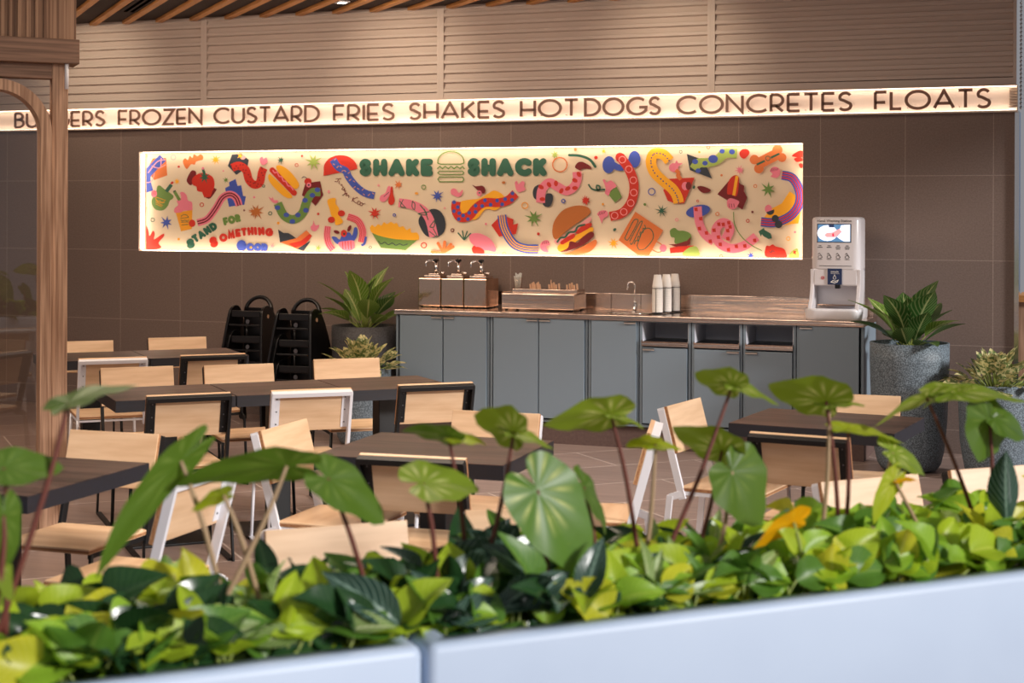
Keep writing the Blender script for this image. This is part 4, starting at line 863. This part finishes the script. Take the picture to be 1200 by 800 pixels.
for (pxx, pyy, Y) in ((297, 440, 10.80), (353, 445, 10.60)):
    for lvl in range(3):
        nm = 'left' if pxx < 320 else 'right'; lb = 'black plastic high chair, %s of the %s stack against the wall' % (('bottom one', 'middle one', 'topmost')[lvl], nm)
        if h0 is None: h0 = o = make_high(lb, 'stacked black high chairs')
        else: o = copy_tree(h0)
        p = at_y(pxx, pyy, Y); o.location = (p.x, Y, .2*lvl); o.rotation_euler = (0, 0, PI); tag(o, lb, 'high chair', 'stacked black high chairs')
        if pxx > 320: o.scale = (1, 1, 1)

# ================================================================== leaves
def blade(mb, A, fwd, side, L, W, m, kind='heart', fold=.12, droop=.25, wave=.0, nr=7, na=28):
    """one leaf blade growing from A towards fwd, spread along side"""
    A = Vector(A); f = Vector(fwd).normalized(); s_ = Vector(side); s_ = (s_-f*s_.dot(f)).normalized(); n = s_.cross(f)
    if n.z < 0: n = -n
    if kind == 'heart':
        key = [(0, 1), (12, .90), (25, .76), (40, .66), (60, .60), (90, .53), (120, .46), (145, .38), (162, .28), (172, .16), (180, .05)]
        vs = [A]; uv = [(0, 0)]
        for i in range(na):
            th = 2*PI*i/na; d = math.degrees(min(th, 2*PI-th)); r = 0
            for (a0, r0), (a1, r1) in zip(key, key[1:]):
                if a0 <= d <= a1: r = r0+(r1-r0)*(d-a0)/(a1-a0); break
            for j in range(1, nr+1):
                k = j/nr; x = r*k*math.cos(th); y = r*k*math.sin(th)
                zz = fold*abs(y)*W*.8-droop*(x*x if x > 0 else .6*x*x)*L-droop*.35*(y*y)*W + wave*W*k*math.sin(th*7+A.x*31)
                vs.append(A+f*(x*L)+s_*(y*W)+n*zz); uv.append((i/na, r*k))
        fs = []
        for i in range(na):
            i2 = (i+1) % na; fs.append((0, 1+i*nr, 1+i2*nr))
            for j in range(nr-1): fs.append((1+i*nr+j, 1+i*nr+j+1, 1+i2*nr+j+1, 1+i2*nr+j))
        mb.add(vs, fs, m, True, uv)
    else:
        prof = {'pothos': [(0, .30), (.06, .72), (.18, .96), (.35, 1), (.55, .86), (.75, .58), (.9, .26), (1, 0.02)], 'lance': [(0, .06), (.15, .55), (.35, .95), (.5, 1), (.68, .84), (.85, .46), (1, .02)], 'strap': [(0, .3), (.2, .8), (.5, 1), (.8, .7), (1, .05)]}[kind]
        nl, nw = 8, 4; vs = []; uv = []
        for i in range(nl+1):
            t_ = i/nl; w_ = 0
            for (a0, r0), (a1, r1) in zip(prof, prof[1:]):
                if a0 <= t_ <= a1: w_ = r0+(r1-r0)*(t_-a0)/(a1-a0); break
            for j in range(nw+1):
                y = (j/nw-.5)*w_; zz = fold*abs(y)*W*2-droop*t_*t_*L+wave*W*math.sin(t_*9+j*2+A.x*40)*(abs(j-nw/2)/nw)
                vs.append(A+f*(t_*L*(1-.15*droop*t_))+s_*(y*W)+n*zz); uv.append((.5+(j/nw-.5)*1.0, t_))
        fs = [(i*(nw+1)+j, i*(nw+1)+j+1, (i+1)*(nw+1)+j+1, (i+1)*(nw+1)+j) for i in range(nl) for j in range(nw)]
        mb.add(vs, fs, m, True, uv)

def rosette(name, label, cat, loc, n, L, W, mats, kind='lance', h=.0, spread=(25, 75), seed=1, stem='stem_green', stem_len=(.08, .2), group=None, droop=.35, base_r=.04):
    rnd = random.Random(seed); t = thing(name, label, cat, loc, 0, group); lf = MB(); st = MB()
    for i in range(n):
        az = i*2.399+rnd.uniform(-.3, .3); k = (i+.5)/n; el = math.radians(90-(spread[0]+(spread[1]-spread[0])*k)+rnd.uniform(-8, 8))
        o_ = Vector((math.cos(az), math.sin(az), 0)); d = o_*math.cos(el)+Vector((0, 0, 1))*math.sin(el); sl = rnd.uniform(*stem_len)*(1-.3*k)
        b0 = o_*base_r*k+Vector((0, 0, h)); A = b0+d*sl; side = Vector((-o_.y, o_.x, 0)); side = side+Vector((0, 0, rnd.uniform(-.5, .5)))
        st.tube([b0, b0+d*sl*.5, A], [.005, .004, .003], 5)
        s_ = rnd.uniform(.75, 1.15); blade(lf, A, d, side, L*s_, W*s_, rnd.randrange(len(mats)), kind, fold=.1, droop=droop*rnd.uniform(.5, 1.3), wave=.03)
    lf.build('leaves', mats, t); st.build('stems', stem, t); return t

def pot(name, label, cx_, cy_, prof, m, soil_r, soil_z, group=None):
    t = thing(name, label, 'planter', (cx_, cy_, 0), 0, group)
    MB().lathe(prof, (0, 0, 0), 40).build('pot', m, t); MB().lathe([(soil_r, soil_z-.02), (soil_r, soil_z), (.02, soil_z+.01)], (0, 0, 0), 24).build('soil', 'soil', t); return t
def tall_prof(r, H_): return [(r*.55, 0), (r*.70, .012), (r*.80, .05), (r*.88, .14), (r*.95, H_*.4), (r, H_*.85), (r, H_), (r*.92, H_), (r*.90, H_-.06), (r*.5, H_-.07)]
def pot_at(pxc, Y): return at_y(pxc, 500, Y)
p = at_z(1066, 530, 0); Yp = 10.42; c = at_y(1065.5, 500, Yp); rr = 45.5/1800*at_y(1065.5, 500, Yp).y/ray(1065.5, 500).y
Ht = at_y(1066, 401, Yp).z
pot('round_planter', 'tall speckled blue-grey round planter right of the cabinets', c.x, c.y, tall_prof(rr, Ht), 'pot_grey', rr*.9, Ht-.05)
rosette('dieffenbachia', 'broad dark leaves with pale midribs in the tall right-hand planter', 'potted plant', (c.x, c.y, Ht-.05), 20, .34, .19, ['dieff', 'dieff', 'dieff_l'], seed=4, spread=(3, 66), stem_len=(.07, .18), droop=.32)
Y2 = 10.25; c = at_y(1166, 500, Y2); r2 = 42/1800*Y2/ray(1166, 500).y; H2 = at_y(1166, 449, Y2).z
pot('round_planter', 'speckled grey round planter at the right edge of the view', c.x, c.y, tall_prof(r2, H2), 'pot_grey', r2*.9, H2-.03)
rosette('variegated_plant', 'cream and green variegated plant at the right edge of the view', 'potted plant', (c.x, c.y, H2-.03), 80, .13, .085, ['varieg'], seed=9, spread=(5, 88), stem_len=(.10, .17), droop=.25, base_r=.16)
Y3 = 10.72; c = at_y(427, 460, Y3); r3 = 38.5/1800*Y3/ray(427, 460).y; H3 = at_y(427, 381, Y3).z
pot('round_planter', 'tall dark speckled round planter left of the cabinets', c.x, c.y, tall_prof(r3, H3), 'pot_dark', r3*.9, H3-.04)
rosette('dieffenbachia', 'tall leafy plant with pale midribs in the dark planter left of the cabinets', 'potted plant', (c.x, c.y, H3-.04), 20, .32, .165, ['dieff_l', 'dieff', 'dieff_l'], seed=12, spread=(3, 68), stem_len=(.10, .22), droop=.36)
Y4 = 10.12; c = at_y(423.5, 460, Y4); r4 = 34.5/1800*Y4/ray(424, 460).y; H4 = at_y(424, 430, Y4).z
pot('round_planter', 'smaller speckled grey planter in front of the tall dark one', c.x, c.y, tall_prof(r4, H4), 'pot_grey', r4*.9, H4-.03)
rosette('variegated_plant', 'cream and green variegated plant in the smaller planter left of the cabinets', 'potted plant', (c.x, c.y, H4-.03), 75, .13, .085, ['varieg'], seed=21, spread=(5, 85), stem_len=(.09, .17), droop=.25, base_r=.13)

# ================================================================== wooden portal with arched glass on the left
DD = Vector((.7071, .7071, 0)); NN = Vector((.7071, -.7071, 0))         # along the portal / towards the daylight side
pc = at_z(77.8, 637, 0)                                               # right front corner of the post at the floor
door = bpy.data.objects.new('door_1', None); COL.objects.link(door); struct(door, 'oak portal with an arched glass door at the left edge'); door.location = (pc.x, pc.y, 0); door.rotation_euler = (0, 0, math.radians(45))
# local frame: x along the portal (0 at the post's right edge, negative to the left), y away from us
tp = math.hypot(0, 1); dep0 = -SN*pc.x+CS*pc.y; ppm = F_PX/dep0
def dz(py): return CAM_H-(unroll(70, py)[1])/ppm
zb0, zb1 = dz(75.5), dz(47)
MB().b2(-.078, 0, 0, .09, 0, zb0).build('door_post', 'oak', door, bevel=.003)
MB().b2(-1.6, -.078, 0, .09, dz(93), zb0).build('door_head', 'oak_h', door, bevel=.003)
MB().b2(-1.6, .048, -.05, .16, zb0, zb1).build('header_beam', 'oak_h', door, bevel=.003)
MB().b2(-1.6, .036, -.012, .12, zb1, CEIL).build('ribbed_panel', 'slat_panel', door)
rib = MB()
for k in range(26): rib.b2(-.10-.042*k-.022, -.10-.042*k, -.024, -.012, zb1, CEIL)
rib.build('ribs', 'slat_panel', door)
# arch inside the frame
R_ = 62/ppm; zc = dz(157); x1 = -.080; th_ = 12.5/ppm
def arch_pts(r_in):
    P = []; o_ = R_
    for k in range(13):
        a = math.radians(90*k/12); P.append((x1-o_+r_in*math.cos(a), zc+r_in*math.sin(a)))
    return P
def arch_ring(ro, ri, y0, y1, name, m):
    O = [(x1-R_+ro, 0)]+arch_pts(ro)+[(-1.6, zc+ro)]; I = [(x1-R_+ri, 0)]+arch_pts(ri)+[(-1.6, zc+ri)]; n = len(O); mb_ = MB()
    vs = [(a, y, b) for y in (y0, y1) for L_ in (O, I) for a, b in L_]; fs = []
    for i in range(n-1): fs += [(i, i+1, n+i+1, n+i), (2*n+i, 3*n+i, 3*n+i+1, 2*n+i+1), (i, 2*n+i, 2*n+i+1, i+1), (n+i, n+i+1, 3*n+i+1, 3*n+i)]
    fs += [(0, n, 3*n, 2*n), (n-1, 3*n-1, 4*n-1, 2*n-1)] if False else [(0, n, 3*n, 2*n)]
    mb_.add(vs, fs); return mb_.build(name, m, door)
arch_ring(R_, R_-th_, -.02, .13, 'arch_frame', 'oak')
O = arch_pts(R_-th_-.001); 
MB().b2(-1.6, -.078-.001, .04, .046, 0, dz(93)-.002).build('glass_pane', 'glass', door)
MB().tube([(-.012, -.03, dz(73)), (-.012, -.03, dz(105))], .010, 12).tube([(-.012, -.03, dz(72)), (-.012, -.03, dz(78))], .006, 8).build('hinge_cylinder', 'white_steel', door)

# ================================================================== what shows past the right end of the wall
YB = 13.6
struct(MB().b2(XR+.03, 4.5, YB, YB+.1, 0, 3.4).build('wall_right_recess', mat('recess_wall', (150, 170, 200), .4)), 'pale blue wall seen past the right end of the back wall')
xk = at_y(1194, 360, 12.6).x; t = thing('serving_counter', 'wooden counter glimpsed past the right end of the back wall', 'counter', (xk, 12.6, 0))
zk = at_y(1198, 346, 12.6).z; MB().b2(0, 1.6, 0, .6, 0, zk-.05).build('counter_body', 'oak', t); MB().b2(-.0, 1.62, -.03, .6, zk-.05, zk).build('counter_top', 'slat_wood', t)
zz0, zz1 = at_y(1197, 128, 11.6).z, CEIL+.0
bc = MB()
for k in range(5):
    xx = at_y(1194.5, 60, 11.6).x+.012+k*.03; z = zz0
    while z < zz1-.01: bc.lathe([(.004, 0), (.010, .010), (.010, .018), (.004, .028)], (xx, 11.6, z), 8); z += .03
o = bc.build('bead_curtain', 'chrome'); tag(o, 'silvery bead curtain hanging at the top right corner', 'bead curtain'); o['kind'] = 'stuff'

# ================================================================== planter in the foreground
P0 = at_z(500, 757, .85); P1 = at_z(1200, 672, .85); PD = (P1-P0); PD.z = 0; PD.normalize(); PN = Vector((-PD.y, PD.x, 0)); pang = math.atan2(PD.y, PD.x); P0.z = 0; PW = .63
def trough(s0, s1, label):
    t = thing('planter_trough', label, 'planter', P0+PD*s0, pang, 'pale planter troughs'); L = s1-s0; b = MB(); r = .018
    out = rrect(L/2, PW/2, L, PW, r, 4); ins = rrect(L/2, PW/2, L-.10, PW-.10, .01, 4)
    loft(b, [(out, 0), (out, .832), (rrect(L/2, PW/2, L-.006, PW-.006, r, 4), .843), (rrect(L/2, PW/2, L-.02, PW-.02, r-.005, 4), .849), (rrect(L/2, PW/2, L-.04, PW-.04, r-.006, 4), .850), (ins, .850), (ins, .70)], cap1=True); b.build('trough', 'planter', t)
    MB().b2(.051, L-.051, .051, PW-.051, .705, .79).build('soil', 'soil', t); return t
trough(.006, 2.1, 'long pale blue-white planter trough in the right foreground'); trough(-1.3, -.006, 'pale blue-white planter trough in the left foreground')

def on_plan(px, py, off):                  # point of the picture ray on the vertical plane 'off' behind the planter's front
    d = ray(px, py); o_ = Vector((0, 0, CAM_H)); a = P0+PN*off
    t_ = (a-o_).dot(PN)/d.dot(PN); return o_+d*t_
VIEW = Vector((-SN, CS, 0)); RIGHT = Vector((CS, SN, 0)); UPV = Vector((0, 0, 1))
def big_leaf(mb, a, tip, wpx, roll, m, off=.3, dt=0., droop=.2, fold=.12, wave=.03):
    """a, tip: where the petiole joins and where the blade ends; wpx: full blade width in the photo's pixels if seen flat; roll: degrees the blade is turned from facing us to edge-on"""
    roll = min(74, roll+18)
    A = on_plan(a[0], a[1], off); T = on_plan(tip[0], tip[1], off+dt); f = (T-A); L = f.length; dd = (A-Vector((0, 0, CAM_H))).normalized()
    sp_ = f.normalized().cross(dd).normalized(); r = math.radians(roll); side = sp_*math.cos(r)+dd*math.sin(r)
    sc = .92*(A-Vector((0, 0, CAM_H))).dot(VIEW)/F_PX
    blade(mb, A, f, side, L, wpx*sc/1.14, 0, 'heart', fold, droop, wave)
    return A
def tall_plant(label, leaves, grp='tall broad-leaved stems rising from the planter'):
    """leaves: (a, tip, width, roll, mat, base_px, stem mat, off, dt)"""
    first = leaves[0]; bx = first[5]; q = on_plan(bx[0], bx[1], first[7]); base = Vector((q.x, q.y, .79))
    t = thing('broad_leaf_plant', label, 'plant', base, 0, grp)
    for (a, tip, wpx, roll, m, bpx, sm, off, dt) in leaves:
        mb_ = MB(); A = big_leaf(mb_, a, tip, wpx, roll, m, off, dt); mb_.v = [tuple(Vector(v)-base) for v in mb_.v]; mb_.build('leaf', m, t)
        if bpx:
            b0 = on_plan(bpx[0], bpx[1], off); b0 = b0 if b0.z > .80 else b0; A_ = A-base; B_ = b0-base; md = (A_+B_)/2+RIGHT*.008
            end = B_+(B_-A_).normalized()*max(0, (b0.z-.79))/max(.3, abs((B_-A_).normalized().z)) if b0.z > .79 else B_
            s_ = MB().tube(spline([end, md, A_], 5), [.0062, .0060, .0058, .0056, .0054, .0052, .005, .0046, .0042, .0038, .0035], 8); s_.build('petiole', sm, t)
    return t
B, Dk, Yg = 'leaf_big', 'leaf_big_d', 'leaf_big_y'; sr, sg, spp = 'stem_red', 'stem_green', 'stem_pale'
tall_plant('slender stem with a folded narrow leaf in front of the wooden post', [((80, 472), (160, 436), 84, 66, Dk, (12, 690), sr, .22, .03), ((4, 548), (76, 540), 62, 16, Dk, (4, 700), sr, .22, .0)])
tall_plant('long drooping dark leaf at lower left, hanging over the low foliage', [((212, 540), (92, 662), 66, 30, Dk, (258, 700), spp, .28, -.03), ((262, 580), (222, 592), 46, 45, Yg, (300, 700), spp, .26, 0)])
tall_plant('pair of wide green leaves meeting end to end left of centre', [((336, 546), (204, 546), 84, 40, Dk, (262, 700), spp, .25, .04), ((384, 560), (458, 604), 84, 26, Dk, (430, 700), sr, .25, -.04)])
tall_plant('round green leaf with radial veins standing left of the red stems', [((496, 566), (566, 558), 88, 35, B, (510, 690), sr, .2, .02)])
tall_plant('arched twin-lobed leaf on a thin red stem in front of the central table', [((526, 512), (472, 494), 60, 48, Dk, (548, 700), sr, .3, .03), ((530, 512), (572, 512), 50, 50, Yg, None, sr, .3, .0)])
tall_plant('cream-veined leaf on a thick red stem at the centre', [((602, 506), (560, 480), 96, 40, B, (560, 690), sr, .24, .05), ((604, 508), (656, 518), 60, 62, B, None, sr, .24, .0)])
tall_plant('large veined leaf with drooping tip before the grey-blue doors', [((716, 486), (634, 484), 92, 42, B, (744, 640), sr, .32, .03), ((718, 486), (758, 494), 40, 55, B, None, sr, .32, .0)])
tall_plant('largest green heart-shaped leaf hanging in the centre foreground', [((630, 574), (702, 674), 120, 14, 'leaf_heart', (640, 700), sr, .16, -.05), ((684, 570), (722, 620), 80, 62, Dk, (700, 690), sr, .30, 0)])
tall_plant('small yellow-green winged leaf on a pale stalk', [((768, 520), (734, 516), 50, 50, Yg, (748, 700), spp, .28, .04), ((768, 522), (804, 520), 44, 55, Yg, None, spp, .28, .0)])
tall_plant('bright leaf with cream ribs atop the leaning dark red stem', [((858, 452), (816, 430), 74, 38, B, (766, 680), sr, .26, .03), ((862, 452), (918, 464), 62, 56, B, None, sr, .26, .0)])
tall_plant('bright veined leaf atop the upright stem left of the tall planter', [((968, 470), (902, 438), 96, 36, B, (982, 640), sr, .3, .03), ((972, 474), (1014, 466), 44, 55, B, (958, 660), spp, .3, .0)])
tall_plant('two overlapping leaves, one pale-veined and one deep green, right of centre', [((846, 528), (792, 490), 92, 40, B, (800, 700), sr, .30, .03), ((858, 552), (902, 612), 116, 26, Dk, (828, 700), spp, .24, -.03)])
tall_plant('thin yellow-green leaf lying flat over the right-hand table', [((994, 502), (1068, 506), 46, 66, Yg, (986, 660), sr, .3, 0), ((1046, 530), (1092, 548), 62, 45, B, (1000, 680), spp, .28, 0)])
tall_plant('yellowing folded leaf hanging over the sunlit backrest', [((1048, 562), (1012, 612), 40, 30, Yg, (1100, 680), spp, .24, -.02), ((1052, 562), (1078, 556), 22, 50, 'leaf_gold', None, spp, .24, .02)])
tall_plant('very wide pale underside leaf at the right above the dark heart leaf', [((1086, 466), (1012, 488), 54, 60, B, (1152, 640), sr, .3, .0), ((1118, 461), (1216, 452), 84, 57, B, None, sr, .28, .0), ((1122, 461), (1076, 468), 44, 62, B, None, sr, .28, .0)])
tall_plant('deep green heart leaf at the right edge of the view', [((1160, 492), (1136, 538), 96, 34, Dk, (1158, 650), sr, .24, .0), ((1166, 490), (1210, 500), 70, 40, Dk, None, sr, .24, .02)])
tall_plant('drooping orange-yellow dying leaf above the right-hand foliage', [((930, 612), (872, 632), 62, 48, 'leaf_gold', (940, 690), sg, .12, -.02)])
tall_plant('green leaf hanging at the lower left edge of the view', [((4, 604), (6, 700), 66, 30, Dk, (-10, 720), sr, .12, 0), ((-6, 660), (22, 700), 60, 40, B, None, sr, .12, 0)])
# dark ribbed leaf at the right
tq = on_plan(1178, 640, .2); t = thing('ribbed_leaf_plant', 'dark glossy ribbed leaf standing upright at the right edge', 'plant', (tq.x, tq.y, .79)); mb_ = MB(); A = on_plan(1176, 525, .2)-t.location; T_ = on_plan(1180, 618, .2)-t.location
blade(mb_, T_, A-T_, RIGHT, (A-T_).length, .078, 0, 'lance', .3, .1, .04); T2_ = on_plan(1196, 640, .18)-t.location; blade(mb_, T2_, Vector((-.05, 0, .03))+PN*-.05, RIGHT, .12, .07, 0, 'lance', .2, .3); mb_.build('leaf', 'silver', t); MB().tube([(0, 0, 0), tuple(T_)], .004, 6).build('petiole', sr, t)

# low foliage
def clump(px, off, n, L, W, mats, kind, h, seed, label, grp, spread=.13, droop=.35, zlift=0):
    q = on_plan(px, 720, off); base = Vector((q.x, q.y, .785)); rnd = random.Random(seed); t = thing('low_foliage_plant', label, 'plant', base, 0, grp); lf = MB(); st = MB()
    for i in range(n):
        a = rnd.uniform(0, 2*PI); r = spread*math.sqrt(rnd.random()); z = .62*h*(.3+.7*rnd.random())*(1-.35*(r/spread)**2)+zlift
        A = PD*(r*math.cos(a)*1.25)+PN*max(r*math.sin(a), -(off-.085))+Vector((0, 0, z)); o_ = Vector((A.x, A.y, 0)); o_ = o_.normalized() if o_.length > .01 else Vector((1, 0, 0))
        f = PD*rnd.uniform(-1, 1)+PN*rnd.uniform(-.5, .5)+Vector((0, 0, rnd.uniform(-.75, .8)))+o_*.2; f.normalize()
        if A.dot(PN) < -(off-.20) and f.dot(PN) < -.15: f = (f-PN*(f.dot(PN)+.15*rnd.random())); A.z = max(A.z, .085); f.z = max(f.z, .1); f.normalize()
        side = f.cross(-PN*rnd.uniform(.1, 1.1)+PD*rnd.uniform(-.5, .5)+Vector((0, 0, rnd.uniform(.25, 1)))); s_ = rnd.uniform(.7, 1.25)
        blade(lf, A, f, side, L*s_, W*s_, rnd.randrange(len(mats)), kind, .34, droop*rnd.uniform(.3, 1.5), .11)
        if i % 2 == 0: st.tube([(A.x*.35, A.y*.35, 0), (A.x*.8, A.y*.8, z*.6), tuple(A)], .0028, 5)
    lf.build('leaves', mats, t); st.build('stems', 'stem_green', t)
lime = ['lime', 'lime2', 'yellow', 'lime2', 'green']
zones = [
 ((-40, 60), 4, ['lime2', 'green', 'lime', 'dgreen'], 'pothos', .068, .054, .17, 'of the four leafy plants at the far left of the planter', 'leafy plants at the far left of the planter'),
 ((70, 250), 10, ['lime', 'lime2', 'yellow', 'dgreen', 'dgreen', 'green'], 'pothos', .095, .072, .19, 'of the ten lime and dark leafy plants below the chair turned left', 'lime and dark leafy plants at the left'),
 ((270, 400), 8, ['dgreen', 'dgreen', 'stripe', 'green', 'lime'], 'lance', .085, .034, .17, 'of the eight slim-leaved dark plants left of the trough joint', 'slim-leaved dark plants left of the trough joint'),
 ((410, 500), 7, ['dgreen', 'green', 'lime', 'dgreen', 'green'], 'pothos', .095, .065, .19, 'of the seven green plants above the joint of the two troughs', 'green plants above the trough joint'),
 ((520, 680), 10, ['dgreen', 'silver', 'silver', 'green', 'dgreen', 'lime2'], 'lance', .13, .052, .18, 'of the ten dark silvery-leaved plants below the largest heart leaf', 'silvery dark plants in the centre'),
 ((690, 765), 5, ['lime', 'yellow', 'lime2', 'lime'], 'pothos', .10, .07, .15, 'of the five bright lime plants at the foot of the leaning stem', 'lime plants in the centre'),
 ((780, 850), 6, ['stripe', 'green', 'stripe', 'dgreen'], 'strap', .11, .026, .19, 'of the six cream-striped narrow-leaved plants right of the leaning stem', 'cream-striped plants right of centre'),
 ((865, 1040), 11, ['lime', 'lime2', 'yellow', 'green', 'lime2'], 'pothos', .088, .066, .21, 'of the eleven bright lime plants below the sunlit chair', 'lime plants at the right of the planter'),
 ((1055, 1230), 10, ['lime', 'lime2', 'yellow', 'green', 'green'], 'pothos', .088, .066, .22, 'of the ten bright lime plants at the right end of the planter', 'lime plants at the right end of the planter'),
]
ORD = ['leftmost', 'second from left', 'third from left', 'fourth from left', 'fifth from left', 'sixth from left', 'seventh from left', 'eighth from left', 'ninth from left', 'tenth from left', 'eleventh from left']
sd = 100
for (x0, x1), n, ms, kind, L, W, h, lb, gp in zones:
    for i in range(n):
        sd += 1; px = x0+(x1-x0)*(i+.5)/n; off = (.14, .36, .24, .47)[i % 4]
        clump(px, off, 23, L*1.12, W*1.22, ms, kind, h, sd, ('rightmost' if i == n-1 else ORD[i])+' '+lb, gp)
